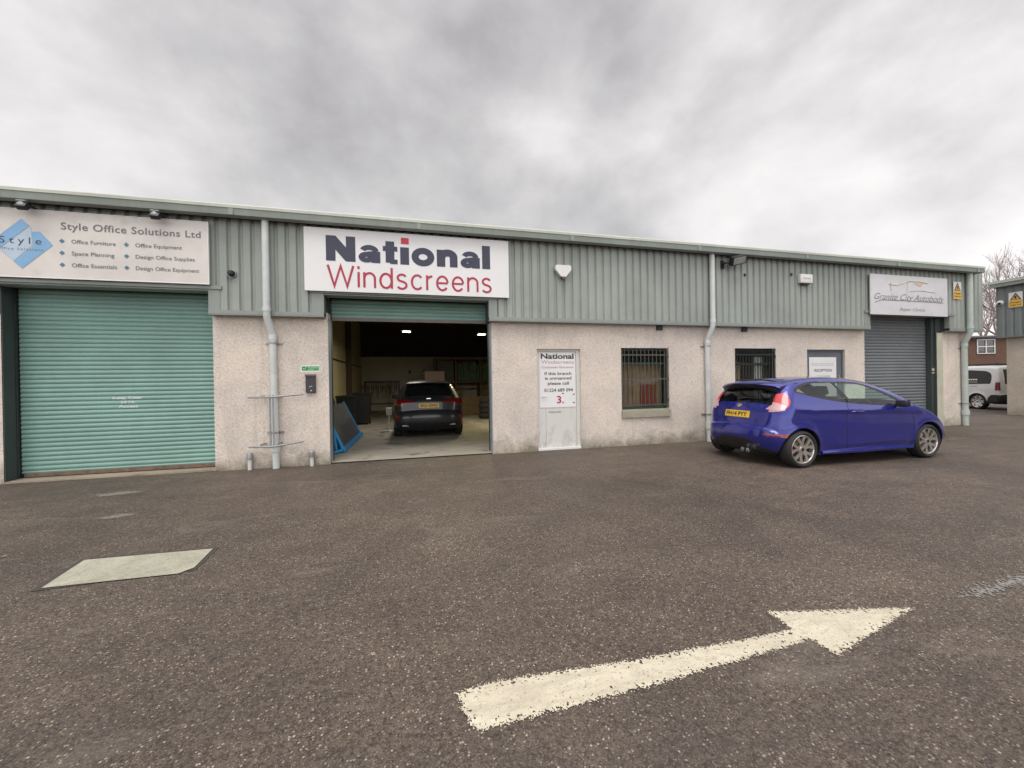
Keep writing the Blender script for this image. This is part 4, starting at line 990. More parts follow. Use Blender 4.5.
class Shell:
    def __init__(s, ctrl, hw_table, belt, length, half, arches, crease=None, taper=.035, flare=.016, bottom=.19, lean=True, rocker=True):
        s.D = dense_outline(ctrl); s.sub = 10; s.ctrl = ctrl
        s.O = s.D[:, :2]; s.r = s.D[:, 2]; s.c = s.D[:, 3]
        T = np.gradient(s.O, axis=0); T /= np.linalg.norm(T, axis=1)[:, None]
        s.Nn = np.stack([-T[:, 1], T[:, 0]], 1)   # travelling rear-bottom, up, over, front: outward is to the left
        s.arc = np.concatenate([[0], np.cumsum(np.linalg.norm(np.diff(s.O, axis=0), axis=1))])
        s.L = length; s.half = half; s.arches = arches; s.crease = crease; s.taper = taper; s.flare = flare; s.belt = belt; s.bottom = bottom; s.rocker = rocker
        zz = np.linspace(0, 2.2, 441); y = np.interp(zz, [a for a, b in hw_table], [b for a, b in hw_table])
        k = np.exp(-np.linspace(-2, 2, 25)**2); k /= k.sum(); s.tz = zz; s.ty = np.convolve(np.pad(y, 12, 'edge'), k, 'valid')
    def W0(s, x, z):
        zp = z-(s.belt(x)-.97)*np.clip((z-.5)/.45, 0, 1)
        y = np.interp(zp, s.tz, s.ty)
        y = y*(1-s.taper*np.abs((x-s.L/2)/(s.L/2))**3)
        for (ax, az, ar) in s.arches:
            d = np.hypot(x-ax, z-az); y = y+s.flare*np.exp(-((d-ar)/.055)**2)*(z > az-.1)
        if s.crease is not None:
            for (fn, am, x0, x1) in s.crease:
                dz = z-fn(x); env = np.clip((x-x0)/.25, 0, 1)*np.clip((x1-x)/.25, 0, 1)
                y = y+am*env*np.where(dz > 0, np.exp(-dz/.085), np.exp(dz/.022))
        return y
    def dist(s, x, z):
        P = np.stack([x, z], 1); A = s.O[:-1]; B = s.O[1:]; AB = B-A; L2 = (AB**2).sum(1)
        t_ = np.clip(((P[:, None]-A[None])*AB[None]).sum(2)/L2[None], 0, 1)
        Q = A[None]+t_[..., None]*AB[None]; d = np.linalg.norm(P[:, None]-Q, axis=2); j = d.argmin(1)
        dm = d[np.arange(len(P)), j]; tt = t_[np.arange(len(P)), j]
        return dm, s.r[j]*(1-tt)+s.r[np.minimum(j+1, len(s.r)-1)]*tt, s.Nn[j]*(1-tt)[:, None]+s.Nn[np.minimum(j+1, len(s.r)-1)]*tt[:, None]
    def side(s, P, off=0.0):
        x, z = P[:, 0], P[:, 1]; w0 = s.W0(x, z); e_ = .004
        gx = (s.W0(x+e_, z)-s.W0(x-e_, z))/(2*e_); gz = (s.W0(x, z+e_)-s.W0(x, z-e_))/(2*e_)
        N0 = np.stack([-gx, np.ones_like(gx), -gz], 1); N0 /= np.linalg.norm(N0, axis=1)[:, None]
        d, r, n2 = s.dist(x, z); a = np.clip(1-d/r, 0, 1)
        y = w0-r+r*np.sqrt(np.maximum(0, 1-a*a))
        n3 = np.stack([n2[:, 0], np.zeros(len(x)), n2[:, 1]], 1)
        N = n3*a[:, None]+N0*np.sqrt(np.maximum(0, 1-a*a))[:, None]; N /= np.linalg.norm(N, axis=1)[:, None]
        V = np.stack([x, y, z], 1)+N*off
        return V, N
    def sidx(s, i): 
        f_ = i*s.sub; k = max(0, int(min(f_, len(s.arc)-2))); return s.arc[k]+(f_-k)*(s.arc[k+1]-s.arc[k])
    def yedge(s, S):
        k = np.interp(S, s.arc, np.arange(len(s.arc))); x = np.interp(S, s.arc, s.O[:, 0]); z = np.interp(S, s.arc, s.O[:, 1]); r = np.interp(S, s.arc, s.r)
        return s.W0(x, z)-r
    def rib(s, P, off=0.0):
        S, y = P[:, 0], P[:, 1]
        def ev(S, y):
            x = np.interp(S, s.arc, s.O[:, 0]); z = np.interp(S, s.arc, s.O[:, 1]); c = np.interp(S, s.arc, s.c)
            nx = np.interp(S, s.arc, s.Nn[:, 0]); nz = np.interp(S, s.arc, s.Nn[:, 1]); ye = s.yedge(S)
            k = c*(1-np.clip(np.abs(y)/ye, 0, 1)**2.2)
            return np.stack([x+nx*k, y, z+nz*k], 1), np.stack([nx, np.zeros_like(nx), nz], 1), ye
        V, n0, ye = ev(S, y); e_ = .01
        S1 = np.minimum(S+e_, s.arc[-1]); S0 = np.maximum(S-e_, 0)
        dS = ev(S1, y)[0]-ev(S0, y)[0]; dy = ev(S, y+e_)[0]-ev(S, y-e_)[0]
        N = np.cross(dS, dy); N /= np.linalg.norm(N, axis=1)[:, None]
        sg_ = np.sign((N*n0).sum(1)); sg_[sg_ == 0] = 1; N *= sg_[:, None]
        t_ = np.clip((np.abs(y)/ye-.8)/.2, 0, 1)[:, None]; N = N*(1-t_)+n0*t_; N /= np.linalg.norm(N, axis=1)[:, None]
        return V+N*off, N
def cdt(points, loops, lines=()):
    pts = [tuple(p) for p in points]; edges = []
    for lp, closed in loops:
        n = len(pts); pts += [tuple(p) for p in lp]; m = len(lp)
        edges += [(n+i, n+(i+1) % m) for i in range(m if closed else m-1)]
    vs, es, fs, *_ = delaunay_2d_cdt([Vector(p) for p in pts], edges, [], 0, 1e-5)
    return np.array([tuple(v) for v in vs]), [tuple(f) for f in fs if len(f) >= 3]
def split_build(V2, F, classes, mapper, default, drop, name_mat, parent, mirror=False, both=False, offs=None):
    """classes: list of (key, polygon); faces whose centre lies in one go to that key"""
    Cn = np.array([V2[list(f)].mean(0) for f in F]); key = np.array([default]*len(F), dtype=object)
    for k, poly in reversed(classes): key[poly_mask(Cn, poly)] = k
    dead = drop(Cn); key[dead] = None; objs = {}
    for k in dict.fromkeys(key):
        if k is None: continue
        sel = [F[i] for i in np.nonzero(key == k)[0]]; used = sorted({v for f in sel for v in f}); idx = {v: i for i, v in enumerate(used)}
        V, N = mapper(V2[used], (offs or {}).get(k, 0.0))
        out = []
        for sgn in ((-1, 1) if both else ((1,) if mirror is False else (-1,))):
            VV = V.copy(); NN = N.copy()
            if sgn < 0: VV[:, 1] *= -1; NN[:, 1] *= -1
            fs = []
            for f in sel:
                g_ = [idx[v] for v in f]; fn = np.cross(VV[g_[1]]-VV[g_[0]], VV[g_[2]]-VV[g_[0]])
                if fn.dot(NN[g_].mean(0)) < 0: g_ = g_[::-1]
                fs.append(tuple(g_))
            out.append((VV, NN, fs))
        objs[k] = out
    return objs
def emit(name, mat, pieces, parent):
    vs = []; fs = []; ns = []
    for VV, NN, f_ in pieces:
        n = len(vs); vs += [tuple(p) for p in VV]; ns += [tuple(p) for p in NN]; fs += [tuple(i+n for i in f) for f in f_]
    me = bpy.data.meshes.new(name); me.from_pydata(vs, [], fs); me.update()
    for p in me.polygons: p.use_smooth = True
    me.normals_split_custom_set_from_vertices(ns); me.materials.append(mat)
    o = bpy.data.objects.new(name, me); link(o, parent); return o
def make_shell(sh, side_regions, rib_regions, grid=.045):
    xs = sh.O[:, 0]; poly = [tuple(p) for p in sh.O]; bot = [(poly[-1][0], sh.bottom), (poly[0][0], sh.bottom)]
    outline = poly+densify([poly[-1], (poly[-1][0]-.03, sh.bottom), (poly[0][0]+.03, sh.bottom), poly[0]], .06, False)[1:-1]
    pts = []
    for k in (.02, .08, .18, .32, .5, .72, 1.0):
        Q = sh.O-sh.Nn*(sh.r*k)[:, None]; Q = Q[::2 if k > .3 else 1]; rr = sh.r[::2 if k > .3 else 1]
        m_ = poly_mask(Q, outline); Q = Q[m_]; rr = rr[m_]
        d, _, _ = sh.dist(Q[:, 0], Q[:, 1]); pts += [tuple(q) for q, dd, r_ in zip(Q, d, rr) if dd > r_*k*.93]
    gx = np.arange(xs.min(), xs.max(), grid); gz = np.arange(sh.bottom, sh.O[:, 1].max(), grid*.7)
    G = np.array([(a+(grid/2 if j % 2 else 0), b) for j, b in enumerate(gz) for a in gx]); G = G[poly_mask(G, outline)]
    d, r_, _ = sh.dist(G[:, 0], G[:, 1]); pts += [tuple(q) for q, dd, rr in zip(G, d, r_) if dd > rr*.75]
    loops = [(outline, True)]
    for (ax, az, ar) in sh.arches:
        for q in (1.0, 1.06, 1.14, 1.25, 1.4):
            c_ = [(ax+ar*q*math.cos(t_*math.pi/28), az+ar*q*math.sin(t_*math.pi/28)) for t_ in range(-10, 39)]
            c_ = [p for p in c_ if p[1] > sh.bottom-.05]
            if q == 1.0: loops.append((c_, False))
            else: pts += [p for p in c_ if inside(p, outline) and p[1] > sh.bottom+.02]
    if sh.crease:
        for fn, am, x0, x1 in sh.crease:
            for dz in (-.045, -.022, -.008, 0, .02, .05): 
                pts += [(x, float(fn(np.array(x)))+dz) for x in np.arange(x0, x1, .04)]
    pts = [p for p in pts if inside(p, outline)]
    for k, pl in side_regions: loops.append((densify(pl, .05), True))
    V2, F = cdt(pts, loops)
    def drop(Cn):
        m_ = ~poly_mask(Cn, outline)
        for (ax, az, ar) in sh.arches: m_ |= np.hypot(Cn[:, 0]-ax, Cn[:, 1]-az) < ar
        return m_
    return V2, F, drop
def make_rib(sh, rib_regions, step=.05):
    S = sh.arc; ye = sh.yedge(S)
    loop = [(S[i], ye[i]) for i in range(len(S))]+[(S[i], -ye[i]) for i in range(len(S)-1, -1, -1)]
    pts = []
    for i in range(0, len(S), 2):
        n = max(4, int(2*ye[i]/.07))
        for k in range(1, n): pts.append((S[i], -ye[i]+2*ye[i]*k/n))
        for q in (.985, .95, .9): pts += [(S[i], ye[i]*q), (S[i], -ye[i]*q)]
    loops = [(loop, True)]
    regs = []
    for k, pl in rib_regions:
        q = [(sh.sidx(i), y) for i, y in pl]; regs.append((k, q)); loops.append((densify(q, .05), True))
    V2, F = cdt(pts, loops)
    return V2, F, regs, (lambda Cn: ~poly_mask(Cn, loop))

def wheel(parent, x, y, z, r, side, width=.21, spokes=5, red=True, rim_mat=None, fancy=True):
    """side -1: outer face towards -y"""
    rm = rim_mat or alloy; k = side
    root = bpy.data.objects.new('wheel', None); link(root, parent); root.location = (x, y, z)
    if ORG: ORG[root.name] = Vector((0,0,0))
    def add(mb, name, mat, par, smooth=True):
        return mb.build(name, mat, par, smooth, local=True)
    h = width/2; rr = r*.76
    mb = MB(); mb.lathe([(rr, k*h*.80), (rr+.012, k*h*.98), (rr+(r-rr)*.45, k*h*1.06), (r-.018, k*h*.92), (r-.003, k*h*.72), (r, k*h*.3), (r, -k*h*.3), (r-.003, -k*h*.72), (r-.018, -k*h*.92), (rr, -k*h*.8)], 56, 'y'); add(mb, 'tyre', rubber, root)
    mb = MB(); mb.lathe([(rr+.002, -k*h*.8), (rr-.02, -k*h*.7), (rr-.03, k*h*.3), (rr-.018, k*h*.80), (rr-.006, k*h*.90), (rr+.006, k*h*.86), (rr+.004, k*h*.6)], 56, 'y')
    # split spokes
    for i in range(spokes):
        a0 = 2*math.pi*i/spokes+math.pi/2+.15
        for sp_ in (-1, 1):
            def pt(rad, ang, dep): return (rad*math.cos(ang), dep, rad*math.sin(ang))
            w0 = .014; in_ = .05; A1 = a0+sp_*.13; A2 = a0+sp_*.34
            q = []
            for rad, ang, wd, dep in ((in_, a0+sp_*.25, .024, .72), (rr*.50, a0+sp_*.17, .021, .78), (rr-.014, A2, .030, .84)):
                e1 = (rad*math.cos(ang)-math.sin(ang)*wd, rad*math.sin(ang)+math.cos(ang)*wd); e2 = (rad*math.cos(ang)+math.sin(ang)*wd, rad*math.sin(ang)-math.cos(ang)*wd)
                q.append((e1, e2, dep))
            vs = []
            for e1, e2, dep in q:
                vs += [(e1[0], k*h*dep, e1[1]), (e2[0], k*h*dep, e2[1]), (e2[0]*.98, k*h*(dep-.28), e2[1]*.98), (e1[0]*.98, k*h*(dep-.28), e1[1]*.98)]
            fs = []
            for j in range(2): fs += [(j*4+a, j*4+(a+1) % 4, (j+1)*4+(a+1) % 4, (j+1)*4+a) for a in range(4)]
            fs += [(0,3,2,1), (8,9,10,11)]; mb.add(vs, fs)
    mb.lathe([(0.0005, k*h*.80), (.03, k*h*.80), (.055, k*h*.72), (.07, k*h*.5)], 24, 'y')
    add(mb, 'rim', rm, root)
    mb = MB(); mb.lathe([(0.0005, k*h*.84), (.026, k*h*.83), (.028, k*h*.79)], 20, 'y'); add(mb, 'hub_cap', black, root)
    mb = MB(); mb.lathe([(.05, k*h*.1), (rr*.72, k*h*.1), (rr*.72, k*h*.0), (.05, 0)], 40, 'y', closed=True); add(mb, 'brake_disc', disc_m, root)
    mb = MB(); mb.lathe([(.0005, -k*h*.12), (rr*.95, -k*h*.12)], 40, 'y'); add(mb, 'back_plate', black, root)
    if red:
        mb = MB(); mb.box(-rr*.78, min(k*h*.0, k*h*.35), -.02, -rr*.45, max(k*h*.0, k*h*.35), .07, .01); add(mb, 'caliper', caliper_m, root)
    return root
def arch_liner(sh, car, ax, az, ar, depth=.30):
    n = 24
    for s_ in (-1, 1):
        mb = MB(); vs = []; fs = []; base = 0
        for i in range(n+1):
            t_ = -.35+(math.pi+.7)*i/n; x = ax+ar*math.cos(t_); z = max(az+ar*math.sin(t_), sh.bottom-.02)
            y = float(sh.side(np.array([[x, z]]))[0][0][1])-.002
            vs += [(x, s_*y, z), (x, s_*(y-.035), z), (x, s_*(y-depth), z)]
        for i in range(n):
            for j in range(2): a = base+i*3+j; fs.append((a, a+3, a+4, a+1))
        fs.append(tuple(base+i*3+2 for i in range(n+1)))
        mb.add(vs, fs); mb.build('wheel_arch', black, car, local=True, smooth=False)

def car_common_interior(car, xs_, belt=.95, W_=.62, driver=-1):
    mb = MB(); mb.box(.45, -W_-.1, .22, xs_['floor1'], W_+.1, .42); mb.build('underbody', black, car, local=True)
    for y in (-.36, .36):
        mb = MB(); x = xs_['seat']
        mb.box(x, y-.24, .42, x+.50, y+.24, .60, .05)
        mb.M = Matrix.Translation((x+.06, y, .58)) @ Matrix.Rotation(R(-20), 4, 'Y'); mb.box(-.07, -.23, 0, .06, .23, .56, .05)
        mb.box(-.055, -.12, .60, .045, .12, .76, .04); mb.M = Matrix.Identity(4)
        mb.build('seat', seat_m, car, True, local=True)
    mb = MB(); x = xs_['rear']; mb.box(x, -.58, .42, x+.45, .58, .60, .05); mb.M = Matrix.Translation((x+.03, 0, .58)) @ Matrix.Rotation(R(-22), 4, 'Y'); mb.box(-.06, -.58, 0, .06, .58, .45, .05)
    mb.M = Matrix.Identity(4); mb.build('seat', seat_m, car, True, local=True)
    mb = MB(); x = xs_['dash']; mb.box(x, -.66, .55, x+.42, .66, belt-.02, .05); mb.build('dashboard', seat_m, car, True, local=True)
    mb = MB(); c = Vector((x-.12, driver*.36, belt-.09)); M = Matrix.Translation(c) @ Matrix.Rotation(R(-62), 4, 'Y')
    pts = [M @ Vector((.185*math.cos(t_*math.pi/12), .185*math.sin(t_*math.pi/12), 0)) for t_ in range(25)]
    mb.tube(pts, .016, 8, False); mb.tube([M @ Vector((0, -.18, 0)), M @ Vector((0, .18, 0))], .018, 6); mb.tube([M @ Vector((0, 0, 0)), Vector((x+.05, driver*.36, belt-.2))], .03, 8)
    mb.build('steering_wheel', seat_m, car, True, local=True)
def side_strip(sh, car, pts, wd, name, mat, off, both=True, th=0):
    """thin strip of width wd following the side surface along pts (x, z)"""
    P = np.array(densify(pts, .03, False)); T = np.gradient(P, axis=0); T /= np.linalg.norm(T, axis=1)[:, None]; Nn = np.stack([-T[:, 1], T[:, 0]], 1)
    A, NA = sh.side(P+Nn*wd/2, off); B, NB = sh.side(P-Nn*wd/2, off); n = len(P); pcs = []
    for s_ in ((-1, 1) if both else (-1,)):
        VV = np.concatenate([A, B]); NN = np.concatenate([NA, NB]); VV = VV*[1, s_, 1]; NN = NN*[1, s_, 1]; fs = []
        for i in range(n-1):
            f = (i, i+1, n+i+1, n+i); fn = np.cross(VV[f[1]]-VV[f[0]], VV[f[2]]-VV[f[0]])
            fs.append(f if fn.dot(NN[i]) > 0 else f[::-1])
        pcs.append((VV, NN, fs))
    return emit(name, mat, pcs, car)
def plate(sh, car, i_mid, w_, h_, txt, mat, facing='rear', name='number_plate'):
    S = sh.sidx(i_mid); V, Nn = sh.rib(np.array([[S, 0.0]])); c = V[0]; n = Nn[0]
    T = sh.rib(np.array([[S+.02, 0.0]]))[0][0]-sh.rib(np.array([[S-.02, 0.0]]))[0][0]; T /= np.linalg.norm(T)
    if T[2] < 0: T = -T
    rgt = Vector((0, -1, 0))     # seen from behind the car (car points +x): right is -y
    up_ = Vector(T); nn = Vector(n); c = Vector(c)+nn*.012
    def P(a, b, d): return tuple(c+rgt*a+up_*b+nn*d)
    mb = MB(); q = [(-w_/2,-h_/2),(w_/2,-h_/2),(w_/2,h_/2),(-w_/2,h_/2)]
    mb.add([P(a,b,-.03) for a,b in q]+[P(a,b,.002) for a,b in q], [(3,2,1,0),(4,5,6,7),(0,1,5,4),(1,2,6,5),(2,3,7,6),(3,0,4,7)])
    o = mb.build(name, mat, car, local=True)
    put_local_text(txt, -w_*.44, w_*.44, -h_*.32, h_*.32, lambda a, b: P(a, b, .005), ink, o, .03)
    return o
def put_local_text(txt, x0, x1, z0, z1, plane, mat, parent, bold=0.0, shear=0.0):
    vs, fs = text_mesh(txt, bold, shear); xs = [v[0] for v in vs]; a, b = min(xs), max(xs); c, d = min(v[1] for v in vs), max(v[1] for v in vs)
    mb = MB(); mb.add([plane(x0+(x-a)/(b-a)*(x1-x0), z0+(y-c)/(d-c)*(z1-z0)) for x, y in vs], fs)
    return mb.build('lettering', mat, parent, local=True, fixn=False)

# ---- purple three-door hatchback
ctrl = [(.44,.16,.22,.02),(.22,.20,.28,.02),(.12,.34,.34,.04),(.09,.48,.36,.05),(.11,.60,.36,.05),(.16,.655,.33,.05),(.19,.78,.28,.05),(.22,.90,.25,.05),(.28,1.01,.22,.06),
        (.36,1.15,.17,.08),(.48,1.30,.15,.07),(.58,1.385,.14,.05),(.85,1.43,.13,.03),(1.25,1.452,.12,.025),(1.65,1.448,.12,.025),(2.0,1.418,.12,.03),(2.32,1.355,.11,.05),
        (2.62,1.255,.10,.07),(2.95,1.10,.10,.08),(3.20,.962,.14,.07),(3.46,.89,.20,.06),(3.74,.79,.28,.06),(3.93,.68,.36,.07),(4.03,.55,.40,.08),(4.06,.42,.40,.09),(4.05,.27,.38,.08),(3.95,.18,.34,.05)]
fst = Shell(ctrl, [(0,.82),(.2,.835),(.4,.858),(.6,.866),(.8,.858),(.9,.846),(.97,.825),(1.1,.765),(1.2,.715),(1.3,.66),(1.5,.55)], lambda x: 1.03-.028*x, 4.15, .865,
            [(.59,.30,.345),(3.34,.30,.345)], [(lambda x: .905-.030*(x-1.0), .021, .45, 3.4), (lambda x: .33+.012*(x-2), .018, 1.1, 3.05)])
car = thing('parked_car', 'purple-blue three-door hatchback parked along the wall', 'car', (5.42, 5.745, 0.0), R(-.9))
q_win = smooth_poly([(a_-.06, b_) for a_, b_ in [(.70,1.235),(.86,1.30),(1.10,1.348),(1.38,1.352),(1.50,1.345),(1.585,1.18),(1.665,1.035),(1.45,1.065),(1.10,1.13),(.84,1.19)]], 4)
f_win = smooth_poly([(a_-.06, b_) for a_, b_ in [(1.60,1.338),(1.85,1.338),(2.10,1.318),(2.34,1.245),(2.60,1.125),(2.84,.995),(2.86,.965),(2.5,.972),(2.1,.995),(1.80,1.015),(1.745,1.03),(1.67,1.18)]], 4)
surround = smooth_poly([(a_-.06, b_) for a_, b_ in [(.64,1.235),(.82,1.325),(1.10,1.378),(1.50,1.378),(1.9,1.368),(2.16,1.342),(2.42,1.25),(2.68,1.125),(2.98,.968),(2.96,.94),(2.5,.952),(2.1,.975),(1.7,1.01),(1.4,1.05),(1.05,1.115),(.78,1.18)]], 4)
tail = smooth_poly([(a_-.06, b_) for a_, b_ in [(.515,1.20),(.50,1.06),(.42,.96),(.33,.925),(.10,.86),(.06,.90),(.10,1.0),(.33,1.13),(.44,1.18)]], 4)
tclear = [(.02,.84),(.33,.925),(.37,1.0),(.30,1.06),(.16,1.04),(.02,.98)]
refl = [(.10,.545),(.40,.56),(.43,.53),(.30,.495),(.12,.50)]
headl = smooth_poly([(3.55,.80),(3.72,.795),(3.88,.735),(4.02,.62),(4.16,.60),(4.16,.68),(4.0,.82),(3.7,.86),(3.55,.84)], 4)
diffz = [(-.1,.10),(-.1,.33),(.12,.31),(.22,.26),(.42,.18),(.42,.1)]
V2, F, drop = make_shell(fst, [('q', q_win), ('f', f_win), ('s', surround), ('c', tclear), ('t', tail), ('r', refl), ('h', headl), ('d', diffz)], None)
res = split_build(V2, F, [('q', q_win), ('f', f_win), ('s', surround), ('c', tclear), ('t', tail), ('r', refl), ('h', headl), ('d', diffz)], fst.side, 'body', drop, None, car, both=True, offs={'q': -.010, 'f': -.010, 's': -.003, 't': .004, 'c': .004, 'r': -.003, 'h': .003})
hatch = [(8.0,-.60),(8.0,.60),(9.0,.62),(10.8,.52),(11.2,0),(10.8,-.52),(9.0,-.62)]
screen = [(16.35,-.60),(16.1,0),(16.35,.60),(17.5,.68),(19.0,.74),(19.1,0),(19.0,-.74),(17.5,-.68)]
screen_edge = [(16.0,-.66),(15.85,0),(16.0,.66),(17.5,.73),(19.25,.80),(19.45,0),(19.25,-.80),(17.5,-.73)]
diff = [(-.2,-.9),(-.2,.9),(1.2,.60),(2.2,.44),(2.7,.25),(2.7,-.25),(2.2,-.44),(1.2,-.60)]
tl1 = [(7.3,.52),(7.2,.9),(8.9,.9),(8.9,.66),(8.1,.60)]; tl2 = [(a, -b) for a, b in tl1]
grille = [(23.2,-.5),(23.2,.5),(25.4,.42),(25.4,-.42)]
hl1 = [(21.6,.24),(21.4,.7),(22.8,.7),(22.9,.24)]; hl2 = [(a, -b) for a, b in hl1]
ribr = [('g', hatch), ('w', screen), ('e', screen_edge), ('d', diff), ('c', tl1), ('c', tl2), ('k', grille), ('h', hl1), ('h', hl2)]
RV, RF, rregs, rdrop = make_rib(fst, ribr)
rres = split_build(RV, RF, rregs, fst.rib, 'body', rdrop, None, car, offs={'g': -.008, 'w': -.008, 'e': -.002, 'c': .004, 'd': -.0})
body = emit('body', purple, res['body']+rres['body'], car)
emit('window_surround', black, res['s']+rres['e'], car)
for nm, k, mt in (('rear_quarter_window', 'q', tint_glass), ('door_window', 'f', car_glass)):
    for pc in res[k]: emit(nm, mt, [pc], car)
emit('rear_window', tint_glass, rres['g'], car); emit('windscreen', car_glass, rres['w'], car)
sides = res['t']; tc_ = rres['c'][0]
for i, pc in enumerate(sides):
    tl = emit('tail_light', lamp_red, [pc], car)
    VV, NN, fs = tc_; sg_ = -1 if i == 0 else 1
    keep = [f for f in fs if sum(VV[v][1] for v in f)*sg_ > 0]; emit('reversing_lens', lamp_clear, [(VV, NN, keep), res['c'][i]], tl)
for pc in res['r']: emit('reflector', lamp_red_dim, [pc], car)
hh = rres['h'][0]
for i, pc in enumerate(res['h']):
    sg_ = -1 if i == 0 else 1; emit('headlight', lamp_head, [pc, (hh[0], hh[1], [f for f in hh[2] if sum(hh[0][v][1] for v in f)*sg_ > 0])], car)
emit('diffuser', black, res['d']+rres['d'], car); emit('grille', black, rres['k'], car)
for (ax, az, ar) in fst.arches: arch_liner(fst, car, ax, az, ar)
for pts_ in ([(1.56,1.03),(1.50,.80),(1.50,.30),(1.56,.24)], [(1.56,.24),(2.90,.24),(2.98,.34),(3.0,.62),(2.93,.955)]):
    side_strip(fst, car, pts_, .008, 'panel_gap', black, .0015)
side_strip(fst, car, [(.47,.92),(.53,.80),(.44,.66),(.36,.62),(.10,.60)], .006, 'panel_gap', black, .0015)
for s_ in (-1, 1):
    P_, Nq = fst.side(np.array([[1.73,.868]])); y = P_[0][1]
    mb = MB(); mb.tube([(1.60,s_*(y-.008),.872),(1.64,s_*(y+.022),.874),(1.82,s_*(y+.022),.868),(1.87,s_*(y-.008),.866)], [.012,.017,.017,.012], 10); mb.build('door_handle', purple, car, True, local=True)
    mb = MB(); mb.M = Matrix.Translation((2.60, s_*.94, .985)); mb.box(-.05, -.085, -.06, .075, .085, .055, .04); mb.M = Matrix.Identity(4)
    mb.tube([(2.68,s_*.80,.955),(2.63,s_*.90,.955)], .025, 8); mi = mb.build('wing_mirror', black, car, True, local=True)
    mb = MB(); mb.M = Matrix.Translation((2.60, s_*.94, .985)); mb.box(-.035, -.075, .0, .085, .089, .062, .03); mb.M = Matrix.Identity(4); mb.build('mirror_cap', purple, mi, True, local=True)
    # sill skirt
    P_, _ = fst.side(np.array([[x_, .24] for x_ in (.97,1.5,2.0,2.5,2.96)])); vs = []
    mb = MB(); mb.tube([(p[0], s_*(p[1]+.004), .225) for p in P_], [.03,.042,.045,.042,.03], 8); mb.build('side_skirt', purple, car, True, local=True)
# spoiler, wiper, badge, exhausts
n = 20; vs = []; vu = []
for k in range(n+1):
    y = -.62+1.24*k/n; q = abs(y)/.62; x0 = .27+.13*q**4; z0 = 1.375-.055*q**2; xa = .66
    za = float(np.interp(fst.sidx(11.5), fst.arc, fst.O[:, 1]))+.012-.06*q**2
    if q > .999: z0 -= .02
    vs += [(xa+.12, y, za+.012), (x0+.16, y, z0+.032), (x0+.03, y, z0+.012), (x0, y, z0-.010), (x0+.02, y, z0-.030), (xa-.04, y, za-.03)]
    vu += [(x0+.022, y, z0-.032), (x0+.06, y, z0-.075-.05*q**3), (x0+.20, y, z0-.13-.06*q**3), (xa-.06, y, za-.09), (xa-.04, y, za-.032)]
def skin(vs, m, name, mat):
    fs = [(k*m+j, k*m+(j+1) % m, (k+1)*m+(j+1) % m, (k+1)*m+j) for k in range(n) for j in range(m)]
    fs += [tuple(range(m)), tuple(n*m+m-1-j for j in range(m))]; mb = MB(); mb.add(vs, fs); return mb.build(name, mat, car, True, local=True)
sp_ = skin(vs, 6, 'rear_spoiler', purple); skin(vu, 5, 'spoiler_underside', black)
V_, Nw = fst.rib(np.array([[fst.sidx(8.35), 0.05], [fst.sidx(8.5), -.15], [fst.sidx(8.45), -.38]]), .03)
mb = MB(); mb.tube([tuple(v) for v in V_], [.02,.010,.006], 8); mb.build('rear_wiper', black, car, local=True)
V_, Nw = fst.rib(np.array([[fst.sidx(7.5), 0.0]]), .005); mb = MB(); mb.M = Matrix.Translation(V_[0]) @ Matrix.Rotation(R(-72), 4, 'Y') @ Matrix.Scale(1.9, 4, (0,1,0)); mb.lathe([(.0005,.006),(.026,.004),(.031,0)], 24, 'z'); mb.M = Matrix.Identity(4); mb.build('badge', chrome, car, True, local=True)
for y in (-.33, -.22):
    mb = MB(); mb.lathe([(.032,-.06),(.038,-.06),(.038,.15),(.032,.15)], 24, 'x', (.10, y, .235), True); mb.lathe([(.0005,.0),(.033,.0)], 20, 'x', (.10, y, .235)); mb.build('exhaust', chrome, car, True, local=True)
plate(fst, car, 6.35, .52, .115, 'FH14 PYY', plate_y)
for x_, s_ in ((.59,-1),(.59,1),(3.34,-1),(3.34,1)): wheel(car, x_, s_*.765, .298, .298, s_)
car_common_interior(car, dict(floor1=3.7, seat=1.75, rear=.95, dash=2.62), .95)

# ---- dark grey hatchback in the workshop, seen from behind
ctrl2 = [(.40,.20,.18,.02),(.14,.24,.22,.04),(.03,.38,.26,.08),(.00,.55,.28,.10),(.05,.66,.26,.09),(.11,.72,.24,.08),(.13,.84,.22,.08),(.15,.95,.20,.08),(.24,1.04,.18,.08),(.42,1.20,.16,.08),
         (.60,1.36,.15,.07),(.74,1.455,.14,.04),(1.1,1.50,.13,.03),(1.6,1.515,.12,.03),(2.1,1.49,.12,.03),(2.45,1.42,.11,.05),(2.9,1.24,.10,.07),(3.3,1.05,.14,.07),(3.7,.96,.20,.06),(4.05,.84,.3,.08),(4.25,.62,.38,.1),(4.28,.42,.38,.1),(4.2,.22,.34,.06)]
fcs = Shell(ctrl2, [(0,.88),(.2,.90),(.4,.925),(.6,.93),(.8,.92),(.9,.905),(.97,.88),(1.1,.81),(1.2,.76),(1.3,.71),(1.5,.61)], lambda x: 1.05-.025*x, 4.3, .93,
            [(.78,.32,.36),(3.5,.32,.36)], [(lambda x: .90-.02*x, .012, .4, 3.5)])
car2 = thing('parked_car', 'dark grey hatchback with a yellow number plate inside the open workshop', 'car', (.30, 10.35, .022), R(90))
win2 = smooth_poly([(.70,1.22),(1.0,1.38),(1.5,1.42),(2.1,1.40),(2.5,1.28),(2.95,1.04),(2.9,1.01),(2.0,1.05),(1.2,1.09),(.85,1.14)], 4)
